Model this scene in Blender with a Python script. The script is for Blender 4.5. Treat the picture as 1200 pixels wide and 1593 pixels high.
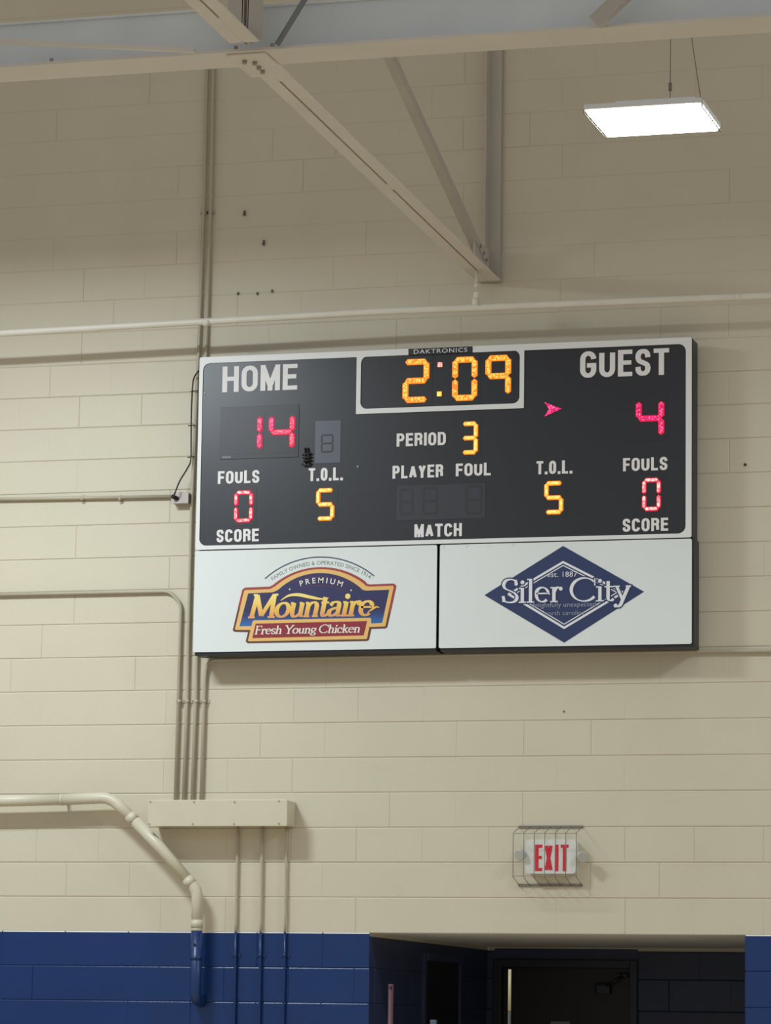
import bpy, bmesh, math, random
from mathutils import Vector, Matrix
random.seed(7)
S = bpy.context.scene
for o in list(bpy.data.objects): bpy.data.objects.remove(o)
COL = S.collection

# ------------------------------------------------------------------ camera
F_PX = 5500.0
CAM = Vector((4.343714, -20.155824, 1.602078))
RV = Vector((0.96124453, 0.27531861, 0.01444377)).normalized()
FV = Vector((-0.27436662, 0.95015054, 0.14811111)).normalized()
UV = RV.cross(FV).normalized()
cd = bpy.data.cameras.new('camera'); cam = bpy.data.objects.new('camera', cd); COL.objects.link(cam)
cd.sensor_fit = 'VERTICAL'; cd.sensor_height = 36.0; cd.lens = F_PX / 1593 * 36.0
cd.clip_start = 0.1; cd.clip_end = 200
M = Matrix((RV, UV, -FV)).transposed().to_4x4(); M.translation = CAM
cam.matrix_world = M
S.camera = cam

# ------------------------------------------------------------------ light
w = bpy.data.worlds.new('gym_air'); S.world = w; w.use_nodes = True
bg = w.node_tree.nodes['Background']
bg.inputs[0].default_value = (1.0, 0.97, 0.93, 1); bg.inputs[1].default_value = 0.28

def lamp(x, y, z, power, sx=1.2, sy=0.45):
    l = bpy.data.lights.new('high_bay_lamp', 'AREA'); l.shape = 'RECTANGLE'; l.size = sx; l.size_y = sy
    l.energy = power; l.color = (0.84, 0.95, 1.0)
    o = bpy.data.objects.new('high_bay_lamp', l); COL.objects.link(o); o.location = (x, y, z)
    return o
# the row of high bays near the scoreboard wall, then the rows further out over the court
lamp(-3.9, -3.25, 6.45, 187); lamp(-8.4, -3.25, 6.45, 40); lamp(4.6, -3.25, 6.45, 130)
for yy in (-9.5, -15.5, -21.5):
    for xx in (-8.2, -3.6, 0.8, 5.4):
        lamp(xx, yy, 6.6, 14)
LENS_POWER = 10.0

S.view_settings.view_transform = 'Standard'; S.view_settings.look = 'None'
S.view_settings.gamma = 1.0; S.view_settings.use_curve_mapping = False
S.view_settings.exposure = 0.4

# ------------------------------------------------------------------ materials
def lin(c):
    return tuple((v/12.92 if v <= 0.04045 else ((v+0.055)/1.055)**2.4) for v in [x/255 for x in c])
def mat(name, rgb, rough=0.5, metal=0.0, var=0.0, scale=6.0, bump=0.0, bscale=60.0, spec=0.5, linear=False):
    m = bpy.data.materials.new(name); m.use_nodes = True; nt = m.node_tree; N = nt.nodes; Lk = nt.links
    b = N['Principled BSDF']; c = rgb if linear else lin(rgb)
    b.inputs['Base Color'].default_value = (*c, 1); b.inputs['Roughness'].default_value = rough
    b.inputs['Metallic'].default_value = metal; b.inputs['Specular IOR Level'].default_value = spec
    tc = N.new('ShaderNodeTexCoord')
    if var > 0:
        n = N.new('ShaderNodeTexNoise'); n.inputs['Scale'].default_value = scale; n.inputs['Detail'].default_value = 5
        Lk.new(tc.outputs['Object'], n.inputs['Vector'])
        r = N.new('ShaderNodeValToRGB')
        r.color_ramp.elements[0].position = 0.3; r.color_ramp.elements[1].position = 0.7
        r.color_ramp.elements[0].color = (*[max(0, v*(1-var)) for v in c], 1)
        r.color_ramp.elements[1].color = (*[min(1, v*(1+var)) for v in c], 1)
        Lk.new(n.outputs['Fac'], r.inputs[0]); Lk.new(r.outputs[0], b.inputs['Base Color'])
    if bump > 0:
        n2 = N.new('ShaderNodeTexNoise'); n2.inputs['Scale'].default_value = bscale; n2.inputs['Detail'].default_value = 6
        Lk.new(tc.outputs['Object'], n2.inputs['Vector'])
        bp = N.new('ShaderNodeBump'); bp.inputs['Strength'].default_value = bump; bp.inputs['Distance'].default_value = 0.004
        Lk.new(n2.outputs['Fac'], bp.inputs['Height']); Lk.new(bp.outputs[0], b.inputs['Normal'])
    return m
def emis(name, cols, strength, scale=90.0, pos=(0.35, 0.5, 0.65)):
    """lit LED clusters: little discs of slightly different colour, procedurally scattered"""
    m = bpy.data.materials.new(name); m.use_nodes = True; nt = m.node_tree; N = nt.nodes; Lk = nt.links
    b = N['Principled BSDF']; b.inputs['Base Color'].default_value = (0.02, 0.01, 0.01, 1); b.inputs['Roughness'].default_value = 0.4
    tc = N.new('ShaderNodeTexCoord'); v = N.new('ShaderNodeTexVoronoi'); v.inputs['Scale'].default_value = scale
    Lk.new(tc.outputs['Object'], v.inputs['Vector'])
    r = N.new('ShaderNodeValToRGB'); e = r.color_ramp.elements
    e[0].position = 0.0; e[0].color = (*cols[0], 1); e[1].position = pos[2]; e[1].color = (*cols[2], 1)
    k = e.new(pos[1]*0.8); k.color = (*cols[1], 1)
    Lk.new(v.outputs['Distance'], r.inputs[0]); Lk.new(r.outputs[0], b.inputs['Emission Color'])
    b.inputs['Emission Strength'].default_value = strength
    return m

CREAM = mat('cream_block_paint', (203, 194, 172), 0.5, var=0.03, scale=1.7, bump=0.25, bscale=70)
NAVY = mat('blue_block_paint', (12, 48, 102), 0.30, var=0.06, scale=2.5, bump=0.25, bscale=70)
SHADENAVY = mat('alcove_shade_block_paint', (44, 54, 86), 0.45, var=0.08, scale=3, bump=0.25, bscale=70)  # the wall's blue paint with the alcove's shade put into its colour
WHITELINE = mat('white_mortar_edge', (228, 226, 220), 0.5)
PIPEC = mat('cream_pipe_paint', (203, 195, 172), 0.42, var=0.03, scale=5)
PIPEW = mat('white_pipe_paint', (214, 208, 194), 0.45, var=0.04, scale=5)
PIPEB = mat('blue_pipe_paint', (14, 47, 98), 0.35, var=0.05, scale=8)
STEEL = mat('cream_steel_paint', (214, 208, 196), 0.5, var=0.04, scale=3)
STEELG = mat('grey_steel_primer', (214, 220, 222), 0.5, var=0.06, scale=2.5)
STEELT = mat('warm_grey_steel', (184, 177, 166), 0.5, var=0.06, scale=2.5)
STEELD = mat('dark_and_shaded_steel', (120, 124, 128), 0.5, var=0.06, scale=4)
GAP = mat('shadow_gap_steel', (40, 38, 36), 0.8)
BOLT = mat('bolt_steel', (158, 150, 134), 0.5)
BLACKM = mat('black_cabinet_metal', (30, 33, 40), 0.45)
FACE = mat('black_face_panel', (37, 38, 44), 0.36, var=0.04, scale=1.2, spec=0.5)
WHITEF = mat('white_frame_stripe', (222, 222, 220), 0.42)
SIGNW = mat('white_sign_face', (222, 226, 224), 0.22, var=0.015, scale=2.0, bump=0.12, bscale=3)
LETTER = mat('white_vinyl_letters', (226, 222, 220), 0.5)
GREYPATCH = mat('grey_patch_panel', (82, 86, 96), 0.35)
MODULE = mat('digit_module_panel', (36, 35, 41), 0.4)
UNLIT = mat('unlit_segment', (38, 39, 44), 0.5)
CABLE = mat('black_cable', (28, 28, 26), 0.5)
BOXG = mat('grey_outlet_box', (186, 176, 170), 0.45)
CONC = mat('conduit_paint', (178, 169, 148), 0.42, var=0.04, scale=5)
SIGNP = mat('white_plastic', (216, 214, 208), 0.35)
REDL = mat('red_exit_letters', (206, 44, 58), 0.4)
WIREM = mat('grey_guard_wire', (128, 124, 112), 0.4, metal=0.3)
LAMPG = mat('grey_lamp_head', (178, 176, 170), 0.3)
DOORM = mat('dark_door_paint', (15, 16, 22), 0.45)
FRAMED = mat('navy_frame_paint', (27, 32, 50), 0.4)
MAROON = mat('maroon_post', (96, 60, 70), 0.45, var=0.08, scale=12)
PALE = mat('pale_pole', (196, 188, 150), 0.45)
GREYP = mat('grey_post', (92, 104, 116), 0.45)
PAPER = mat('notice_paper', (128, 132, 148), 0.6)
WOOD = mat('court_floor_wood', (212, 194, 168), 0.4, var=0.08, scale=3)
FLOORD = mat('alcove_floor_tile', (206, 196, 178), 0.6)
HOUSE = mat('white_lamp_housing', (232, 234, 234), 0.4)
LENS = bpy.data.materials.new('lamp_lens'); LENS.use_nodes = True
_b = LENS.node_tree.nodes['Principled BSDF']; _b.inputs['Emission Color'].default_value = (0.96, 1.0, 0.98, 1)
_b.inputs['Emission Strength'].default_value = LENS_POWER
AMBER = emis('amber_leds', ((1.0, 0.80, 0.22), (1.0, 0.52, 0.05), (0.75, 0.20, 0.01)), 1.0, 75)
AMBERW = emis('amber_leds_bright', ((1.0, 0.86, 0.38), (1.0, 0.66, 0.16), (1.0, 0.45, 0.05)), 1.15, 45)
REDD = emis('red_leds', ((1.0, 0.42, 0.46), (0.95, 0.06, 0.16), (0.55, 0.01, 0.06)), 0.95, 75)
REDW = emis('red_leds_bright', ((1.0, 0.80, 0.72), (1.0, 0.50, 0.42), (0.95, 0.12, 0.16)), 1.1, 45)
PINK = emis('magenta_leds', ((1.0, 0.34, 0.52), (0.92, 0.03, 0.24), (0.5, 0.0, 0.08)), 0.95, 75)
AMBERRIM = emis('amber_halo_side', ((1.0, 0.24, 0.01),)*3, 0.9)  # glowing sides stand in for the halo around lit segments
REDRIM = emis('red_halo_side', ((1.0, 0.008, 0.07),)*3, 0.62)
EXITG = mat('exit_face', (214, 214, 208), 0.35)

# ------------------------------------------------------------------ helpers
def at(px, py, Y=0.0):
    """point of the vertical plane y = Y that the photograph shows at (px, py)"""
    d = FV + RV*((px-600)/F_PX) - UV*((py-796.5)/F_PX)
    return CAM + d*((Y-CAM.y)/d.y)
def tag(o, label=None, cat=None, group=None, kind=None):
    if label: o['label'] = label
    if cat: o['category'] = cat
    if group: o['group'] = group
    if kind: o['kind'] = kind
    return o
def thing(name, label, cat, loc, group=None):
    o = bpy.data.objects.new(name, None); o.empty_display_size = 0.1; COL.objects.link(o); o.location = Vector(loc)
    return tag(o, label, cat, group)
def wloc(o):
    v = Vector((0, 0, 0))
    while o is not None: v += o.location; o = o.parent
    return v
def link(name, bm, mats, parent=None, smooth=False, loc=None, label=None):
    """world-coordinate bmesh -> ONE mesh object"""
    if not isinstance(mats, (list, tuple)): mats = [mats]
    me = bpy.data.meshes.new(name)
    if loc is None:
        if parent is not None: loc = wloc(parent)
        else:
            xs = [v.co for v in bm.verts]
            loc = Vector(((min(v.x for v in xs)+max(v.x for v in xs))/2, (min(v.y for v in xs)+max(v.y for v in xs))/2, min(v.z for v in xs)))
    loc = Vector(loc)
    for v in bm.verts: v.co -= loc
    bm.normal_update(); bm.to_mesh(me); bm.free()
    for m in mats: me.materials.append(m)
    if smooth:
        me.polygons.foreach_set('use_smooth', [True]*len(me.polygons))
    o = bpy.data.objects.new(name, me); COL.objects.link(o)
    if parent is not None:
        o.parent = parent; o.location = loc - wloc(parent)
    else: o.location = loc
    if label: o['label'] = label
    return o
def B(): return bmesh.new()
def box(bm, a, b, bev=0.0, mi=0, rot=None, piv=None):
    t = bmesh.new()
    bmesh.ops.create_cube(t, size=1.0)
    a = Vector(a); b = Vector(b); c = (a+b)/2
    for v in t.verts:
        v.co = Vector((v.co.x*abs(b.x-a.x), v.co.y*abs(b.y-a.y), v.co.z*abs(b.z-a.z)))
    if bev > 0: bmesh.ops.bevel(t, geom=t.edges[:], offset=bev, segments=2, affect='EDGES', profile=0.6)
    for v in t.verts:
        v.co = (rot @ v.co if rot else v.co) + c
    merge(bm, t, mi)
def merge(bm, t, mi=0):
    mp = {}
    for v in t.verts: mp[v] = bm.verts.new(v.co)
    for f in t.faces:
        try:
            nf = bm.faces.new([mp[v] for v in f.verts]); nf.material_index = mi; nf.smooth = f.smooth
        except ValueError: pass
    t.free()
def tube(bm, pts, r, n=12, cap=True, mi=0, mats=None):
    pts = [Vector(p) for p in pts]; rings = []
    rad = r if isinstance(r, (list, tuple)) else [r]*len(pts)
    prev = None
    for i, p in enumerate(pts):
        if i == 0: d = pts[1]-pts[0]
        elif i == len(pts)-1: d = pts[-1]-pts[-2]
        else: d = (pts[i+1]-pts[i]).normalized() + (pts[i]-pts[i-1]).normalized()
        d.normalize()
        if prev is None:
            a = Vector((0, 0, 1)) if abs(d.z) < 0.9 else Vector((0, 1, 0))
            x = d.cross(a).normalized()
        else:
            x = (prev - d*prev.dot(d)).normalized()
        prev = x; y = d.cross(x)
        rings.append([bm.verts.new(p + x*math.cos(2*math.pi*k/n)*rad[i] + y*math.sin(2*math.pi*k/n)*rad[i]) for k in range(n)])
    for i in range(len(rings)-1):
        for k in range(n):
            f = bm.faces.new([rings[i][k], rings[i][(k+1) % n], rings[i+1][(k+1) % n], rings[i+1][k]])
            f.material_index = mi; f.smooth = True
    if cap:
        for rg, fl in ((rings[0], True), (rings[-1], False)):
            f = bm.faces.new(rg[::-1] if fl else rg); f.material_index = mi
def bend(pts, rad, n=8):
    """polyline with its inner corners rounded to radius rad"""
    pts = [Vector(p) for p in pts]; out = [pts[0]]
    for i in range(1, len(pts)-1):
        a = (pts[i-1]-pts[i]); b = (pts[i+1]-pts[i]); la, lb = a.length, b.length; a.normalize(); b.normalize()
        ang = a.angle(b); t = min(rad/math.tan(ang/2), la*0.49, lb*0.49)
        p0 = pts[i]+a*t; p2 = pts[i]+b*t
        for k in range(n+1):
            s = k/n; out.append(p0*(1-s)**2 + pts[i]*2*s*(1-s) + p2*s*s)
    out.append(pts[-1]); return out
def prism(bm, poly, y0, y1, mi=0):
    """polygon of (x, z) in world, from y0 (front, nearest the room) back to y1"""
    fr = [bm.verts.new((x, y0, z)) for x, z in poly]; bk = [bm.verts.new((x, y1, z)) for x, z in poly]
    fs = [bm.faces.new(fr), bm.faces.new(bk[::-1])]
    n = len(poly)
    for i in range(n): fs.append(bm.faces.new([fr[i], bk[i], bk[(i+1) % n], fr[(i+1) % n]]))
    for f in fs: f.material_index = mi
    bmesh.ops.recalc_face_normals(bm, faces=fs)
    return fs
def rrect(x0, z0, x1, z1, r, n=6):
    out = []
    for cx, cz, a0 in ((x1-r, z1-r, 0), (x0+r, z1-r, 90), (x0+r, z0+r, 180), (x1-r, z0+r, 270)):
        for k in range(n+1):
            a = math.radians(a0 + 90*k/n); out.append((cx+r*math.cos(a), cz+r*math.sin(a)))
    return out
def ring(bm, outer, inner, y0, y1, mi=0):
    """flat frame between two loops that have the same number of points"""
    n = len(outer)
    L = [[bm.verts.new((x, y, z)) for x, z in lp] for lp in (outer, inner) for y in (y0, y1)]
    of, ob, jf, jb = L; fs = []
    for i in range(n):
        j = (i+1) % n
        fs += [bm.faces.new([of[i], of[j], jf[j], jf[i]]), bm.faces.new([ob[i], jb[i], jb[j], ob[j]]),
               bm.faces.new([of[i], ob[i], ob[j], of[j]]), bm.faces.new([jf[i], jf[j], jb[j], jb[i]])]
    for f in fs: f.material_index = mi
    bmesh.ops.recalc_face_normals(bm, faces=fs)

# ------------------------------------------------------------------ lettering (strokes laid as flat ribbons)
def arc(cx, cy, rx, ry, a0, a1, n=10):
    return [(cx+rx*math.cos(math.radians(a0+(a1-a0)*k/n)), cy+ry*math.sin(math.radians(a0+(a1-a0)*k/n))) for k in range(n+1)]
def crom(P, n=6):
    out = []
    Q = [(2*P[0][0]-P[1][0], 2*P[0][1]-P[1][1])] + list(P) + [(2*P[-1][0]-P[-2][0], 2*P[-1][1]-P[-2][1])]
    for i in range(1, len(Q)-2):
        for k in range(n):
            t = k/n; a, b, c, d = Q[i-1], Q[i], Q[i+1], Q[i+2]
            out.append(tuple(0.5*((2*b[j])+(-a[j]+c[j])*t+(2*a[j]-5*b[j]+4*c[j]-d[j])*t*t+(-a[j]+3*b[j]-3*c[j]+d[j])*t**3) for j in (0, 1)))
    out.append(P[-1]); return out
def ell(x0, y0, x1, y1): return [[(x0, y0), (x1, y1)]]
# condensed gothic capitals: (relative width, strokes in a unit box)
OO = arc(.5, .74, .5, .26, 0, 180) + arc(.5, .26, .5, .26, 180, 360) + [(1, .74)]
SS = crom([(.98, .72), (.93, .88), (.72, .985), (.5, 1), (.26, .975), (.06, .87), (.03, .72), (.14, .58), (.5, .49), (.86, .40), (.98, .27), (.93, .11), (.72, .02), (.5, 0), (.27, .02), (.07, .12), (.01, .30)], 4)
CAP = {
 'H': (.80, [[(0, 0), (0, 1)], [(1, 0), (1, 1)], [(0, .52), (1, .52)]]),
 'O': (.78, [OO]), 'E': (.66, [[(0, 0), (0, 1)], [(0, 1), (1, 1)], [(0, .52), (.9, .52)], [(0, 0), (1, 0)]]),
 'M': (1.0, [[(0, 0), (0, 1)], [(1, 0), (1, 1)], [(.04, .97), (.5, .12)], [(.96, .97), (.5, .12)], [(.5, .0), (.5, .16)]]),
 'G': (.80, [arc(.5, .74, .5, .26, 0, 180) + arc(.5, .26, .5, .26, 180, 360) + [(1, .46)], [(.62, .46), (1, .46)]]),
 'U': (.78, [[(0, 1)] + arc(.5, .26, .5, .26, 180, 360) + [(1, 1)]]),
 'S': (.74, [SS]), 'T': (.74, [[(0, 1), (1, 1)], [(.5, 0), (.5, 1)]]),
 'F': (.62, [[(0, 0), (0, 1)], [(0, 1), (1, 1)], [(0, .5), (.86, .5)]]),
 'L': (.60, [[(0, 0), (0, 1)], [(0, 0), (1, 0)]]),
 'C': (.78, [arc(.5, .74, .5, .26, 0, 180) + arc(.5, .26, .5, .26, 180, 360)]),
 'R': (.78, [[(0, 0), (0, 1)], [(0, 1), (.55, 1)] + arc(.6, .765, .4, .235, 90, -90) + [(0, .53)], [(.58, .5)] + crom([(.74, .5), (.93, .40), (.95, .2), (1, 0)], 4)]),
 'P': (.74, [[(0, 0), (0, 1)], [(0, 1), (.55, 1)] + arc(.6, .74, .4, .26, 90, -90) + [(0, .48)]]),
 'D': (.78, [[(0, 0), (0, 1)], [(0, 1), (.45, 1)] + arc(.5, .74, .5, .26, 90, 0) + arc(.5, .26, .5, .26, 0, -90) + [(0, 0)]]),
 'I': (.0, [[(.5, 0), (.5, 1)]]), 'A': (.82, [[(0, -.03), (.5, 1)], [(1, -.03), (.5, 1)], [(.2, .27), (.8, .27)]]),
 'Y': (.80, [[(0, 1.03), (.5, .42)], [(1, 1.03), (.5, .42)], [(.5, 0), (.5, .45)]]),
 'X': (.80, [[(0, -.02), (1, 1.02)], [(0, 1.02), (1, -.02)]]),
 '.': (.0, [[(.5, 0), (.5, .0)]]), ' ': (.45, []),
 'K': (.78, [[(0, 0), (0, 1)], [(0, .36), (1, 1.02)], [(.36, .6), (1, -.02)]]),
 'N': (.82, [[(0, 0), (0, 1)], [(1, 0), (1, 1)], [(.04, 1), (.96, 0)]]),
}
def ribbon(bm, pts, width, y, depth, cap=0.0, mi=0):
    """one stroke: pts are (x, z); width a number or f(direction angle, t); thickness depth toward the wall"""
    P = [Vector((a, b)) for a, b in pts]
    Q = [P[0]]
    for p in P[1:]:
        if (p-Q[-1]).length > 1e-5: Q.append(p)
    P = Q
    if len(P) == 1:
        h = (width if not callable(width) else width(0, 0))/2
        prism(bm, [(P[0].x-h, P[0].y-h), (P[0].x+h, P[0].y-h), (P[0].x+h, P[0].y+h), (P[0].x-h, P[0].y+h)], y, y+depth, mi); return
    if cap > 0:
        P[0] = P[0] + (P[0]-P[1]).normalized()*cap; P[-1] = P[-1] + (P[-1]-P[-2]).normalized()*cap
    closed = (P[0]-P[-1]).length < 1e-4 and len(P) > 3
    n = len(P); Lp, Rp = [], []
    tot = sum((P[i+1]-P[i]).length for i in range(n-1)); run = 0
    for i in range(n):
        if i > 0: run += (P[i]-P[i-1]).length
        d0 = (P[i]-P[i-1]).normalized() if i > 0 else ((P[-1]-P[-2]).normalized() if closed else None)
        d1 = (P[i+1]-P[i]).normalized() if i < n-1 else ((P[1]-P[0]).normalized() if closed else None)
        d0 = d0 or d1; d1 = d1 or d0
        d = (d0+d1).normalized() if (d0+d1).length > 1e-6 else d1
        nrm = Vector((-d.y, d.x)); k = max(0.5, nrm.dot(Vector((-d1.y, d1.x))))
        wd = width(math.atan2(d.y, d.x), run/tot) if callable(width) else width
        Lp.append(P[i]+nrm*wd/2/k); Rp.append(P[i]-nrm*wd/2/k)
    vf = [(bm.verts.new((a.x, y, a.y)), bm.verts.new((b.x, y, b.y))) for a, b in zip(Lp, Rp)]
    vb = [(bm.verts.new((a.x, y+depth, a.y)), bm.verts.new((b.x, y+depth, b.y))) for a, b in zip(Lp, Rp)]
    fs = []
    for i in range(n-1):
        fs.append(bm.faces.new([vf[i][0], vf[i+1][0], vf[i+1][1], vf[i][1]]))
        fs.append(bm.faces.new([vf[i][0], vb[i][0], vb[i+1][0], vf[i+1][0]]))
        fs.append(bm.faces.new([vf[i][1], vf[i+1][1], vb[i+1][1], vb[i][1]]))
    for f in fs: f.material_index = mi
    for f in fs[::3]:
        if f.normal.y == 0: f.normal_update()
        if f.normal.y > 0: f.normal_flip()
def gothic(bm, text, x0, z0, x1, z1, t, y, depth=0.0008, gap=0.48):
    """condensed capitals fitted into the box, stroke thickness t"""
    H = z1-z0
    wid = sum(CAP[c][0] for c in text); nfix = len(text)
    # box width = sum(rel*k + t) + gaps
    g = gap*t*1.15
    k = ((x1-x0) - nfix*t - (nfix-1)*g - 0*t)/max(wid, .01)
    x = x0; th = t*.82; lay = 0
    def wf(a, s): return th + (t-th)*abs(math.sin(a))
    for c in text:
        rw, st = CAP[c]
        cw = rw*k
        for s in st:
            pts = [(x+t/2+u*cw, z0+th/2+v*(H-th)) for u, v in s]
            axis = len(s) == 2 and (abs(s[0][0]-s[1][0]) < 1e-6 or abs(s[0][1]-s[1][1]) < 1e-6)
            flat = axis and abs(s[0][1]-s[1][1]) < 1e-6
            ribbon(bm, pts, t if c == '.' else wf, y - (lay % 14)*7e-5, depth, cap=((t/2 if flat else th/2) if axis else 0)); lay += 1
        x += cw + t + g
# serif letters, x-height .60, ascender 1, descender -.3 ; pen contrast comes from the stroke direction
XH = .62
def lo(*a): return a
SERIF = {
 'S': (.56, [SSs for SSs in [[(x*.54, y) for x, y in crom([(.92, .74), (.86, .92), (.55, 1), (.22, .94), (.08, .76), (.20, .60), (.52, .50), (.84, .38), (.98, .22), (.84, .05), (.5, 0), (.16, .06), (.04, .28)], 5)]]], [(.50, .72, .50, .98), (.02, .02, .02, .28)]),
 'C': (.84, [arc(.45, .5, .43, .5, 42, 322, 22)], [(.80, .66, .80, .98), ]),
 'M': (1.02, [[(.13, 0), (.18, 1)], [(.18, 1), (.50, .06)], [(.50, .06), (.85, 1)], [(.85, 1), (.90, 0)]], [(.0, 0, .26, 0), (.76, 0, 1.04, 0), (.04, 1, .20, 1), (.84, 1, 1.0, 1)]),
 'F': (.58, [[(.13, 0), (.13, 1)], [(.13, .985), (.56, .985)], [(.13, .52), (.42, .52)]], [(0, 0, .28, 0), (0, 1, .14, 1), (.56, .80, .56, 1), (.42, .42, .42, .62)]),
 'Y': (.74, [[(.08, 1), (.38, .45)], [(.70, 1), (.38, .45)], [(.38, 0), (.38, .47)]], [(.22, 0, .54, 0), (-.04, 1, .22, 1), (.56, 1, .82, 1)]),
 'i': (.26, [[(.13, 0), (.13, XH)]], [(.0, 0, .26, 0), (.0, XH-.02, .13, XH-.02)], [(.13, .86)]),
 'l': (.26, [[(.13, 0), (.13, 1)]], [(.0, 0, .26, 0), (.0, .98, .13, .98)]),
 'e': (.52, [[(.05, .36), (.46, .36)] + arc(.26, .36, .21, XH-.36, 0, 180, 8) + arc(.27, .31, .22, .31, 180, 315, 8)], []),
 'r': (.42, [[(.13, 0), (.13, XH)], crom([(.13, .40), (.19, .55), (.28, XH-.01), (.36, XH-.04)], 4)], [(.0, 0, .27, 0), (.0, XH-.02, .13, XH-.02)], [(.37, XH-.07)]),
 't': (.34, [[(.14, .84), (.14, .14)] + crom([(.14, .12), (.17, .03), (.24, .005), (.33, .07)], 4)], [(.02, XH-.02, .32, XH-.02)]),
 'y': (.54, [[(.08, XH), (.28, .02)], [(.48, XH), (.28, .02)] + crom([(.28, .02), (.22, -.16), (.14, -.26), (.04, -.24)], 4)[1:]], [(-.02, XH-.01, .19, XH-.01), (.38, XH-.01, .56, XH-.01)], [(.05, -.22)]),
 'o': (.54, [arc(.27, XH/2, .23, XH/2, 90, 450, 18)], []),
 'u': (.58, [crom([(.12, XH), (.12, .3), (.13, .14), (.18, .03), (.26, .0), (.36, .05), (.45, .16)], 4), [(.45, XH), (.45, .0)]], [(0, XH-.02, .12, XH-.02), (.34, XH-.02, .45, XH-.02), (.45, .015, .56, .015)]),
 'n': (.58, [[(.12, 0), (.12, XH)], crom([(.12, .44), (.20, .56), (.30, XH), (.39, .58), (.45, .46), (.45, .2), (.45, 0)], 4)], [(0, 0, .24, 0), (.34, 0, .57, 0), (0, XH-.02, .12, XH-.02)]),
 'a': (.52, [crom([(.06, .46), (.13, .58), (.24, XH), (.35, .58), (.39, .46), (.39, .25), (.39, .08), (.43, .01), (.50, .04)], 4), crom([(.39, .38), (.22, .33), (.08, .24), (.06, .12), (.14, .01), (.26, .03), (.39, .15)], 4)], []),
 's': (.42, [[(x*.38+.02, y*XH) for x, y in crom([(.90, .76), (.80, .95), (.5, 1), (.2, .92), (.12, .74), (.26, .58), (.6, .46), (.88, .32), (.90, .14), (.62, .01), (.3, .03), (.06, .26)], 4)]], []),
 'h': (.58, [[(.12, 0), (.12, 1)], crom([(.12, .44), (.20, .56), (.30, XH), (.39, .58), (.45, .46), (.45, .2), (.45, 0)], 4)], [(0, 0, .24, 0), (.34, 0, .57, 0), (0, .98, .12, .98)]),
 'g': (.52, [arc(.24, .42, .18, .20, 90, 450, 14), crom([(.14, .24), (.10, .14), (.20, .06), (.38, .04), (.46, -.08), (.38, -.22), (.22, -.26), (.06, -.18), (.08, -.06), (.18, .02)], 4), [(.38, .54), (.50, .60)]], []),
 'c': (.46, [arc(.25, XH/2, .21, XH/2, 48, 318, 14)], [], [(.39, XH-.14)]),
 'k': (.56, [[(.12, 0), (.12, 1)], [(.12, .26), (.44, XH)], [(.24, .36), (.48, 0)]], [(0, 0, .24, 0), (.36, 0, .58, 0), (0, .98, .12, .98), (.34, XH-.01, .54, XH-.01)]),
 ' ': (.26, [], []),
}
def serif(bm, text, x0, z0, x1, H, y, depth=0.0006, thick=.13, thin=.045, slant=0.0, track=.03, grow=0.0, rise=0.0, mi=0):
    lay = 0; tw = sum(SERIF[c][0] for c in text) + track*(len(text)-1)
    k = (x1-x0)/tw; x = 0.0
    def T(u, v): return (x0 + (x+u)*k + slant*v*H, z0 + v*H + rise*(x+u)*k)
    for c in text:
        g = SERIF[c]
        def wf(a, t):
            return (thin + (thick-thin)*abs(math.sin(a + (0.25 if slant == 0 else -0.05)))**1.5)*H + grow
        for s in g[1]:
            dense = []
            for i in range(len(s)-1):
                dense.append(s[i])
                if len(s) == 2: dense.append(((s[0][0]+s[1][0])/2, (s[0][1]+s[1][1])/2))
            dense.append(s[-1])
            ribbon(bm, [T(u, v) for u, v in dense], wf, y - (lay % 14)*7e-5, depth, cap=grow/2, mi=mi); lay += 1
        for (a, b, cc, d) in g[2]:
            ribbon(bm, [T(a, b), T(cc, d)], thin*1.1*H + grow, y - (lay % 14)*7e-5, depth, cap=grow/2, mi=mi); lay += 1
        for (u, v) in (g[3] if len(g) > 3 else []):
            cx, cz = T(u, v); r = thick*0.58*H + grow/2
            prism(bm, [(cx+r*math.cos(q*math.pi/6), cz+r*math.sin(q*math.pi/6)) for q in range(12)], y, y+depth, mi)
        x += g[0] + track
def font_shape(bm, text, place, size, spacing=1.0, xs=1.0, offset=0.0, y=0.0, depth=0.0006):
    """small lettering from the built-in face; place(u, v) -> (x, z), u running along the line from its middle"""
    c = bpy.data.curves.new('t', 'FONT'); c.body = text; c.size = size; c.align_x = 'CENTER'; c.space_character = spacing
    c.offset = offset; c.resolution_u = 3
    o = bpy.data.objects.new('t', c); COL.objects.link(o)
    dg = bpy.context.evaluated_depsgraph_get(); dg.update()
    me = bpy.data.meshes.new_from_object(o.evaluated_get(dg))
    mp = []
    for v in me.vertices:
        X, Z = place(v.co.x*xs, v.co.y); mp.append(bm.verts.new((X, y, Z)))
    for p in me.polygons:
        try:
            f = bm.faces.new([mp[i] for i in p.vertices])
            f.normal_update()
            if f.normal.y > 0: f.normal_flip()
        except ValueError: pass
    bpy.data.objects.remove(o); bpy.data.curves.remove(c); bpy.data.meshes.remove(me)

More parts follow.
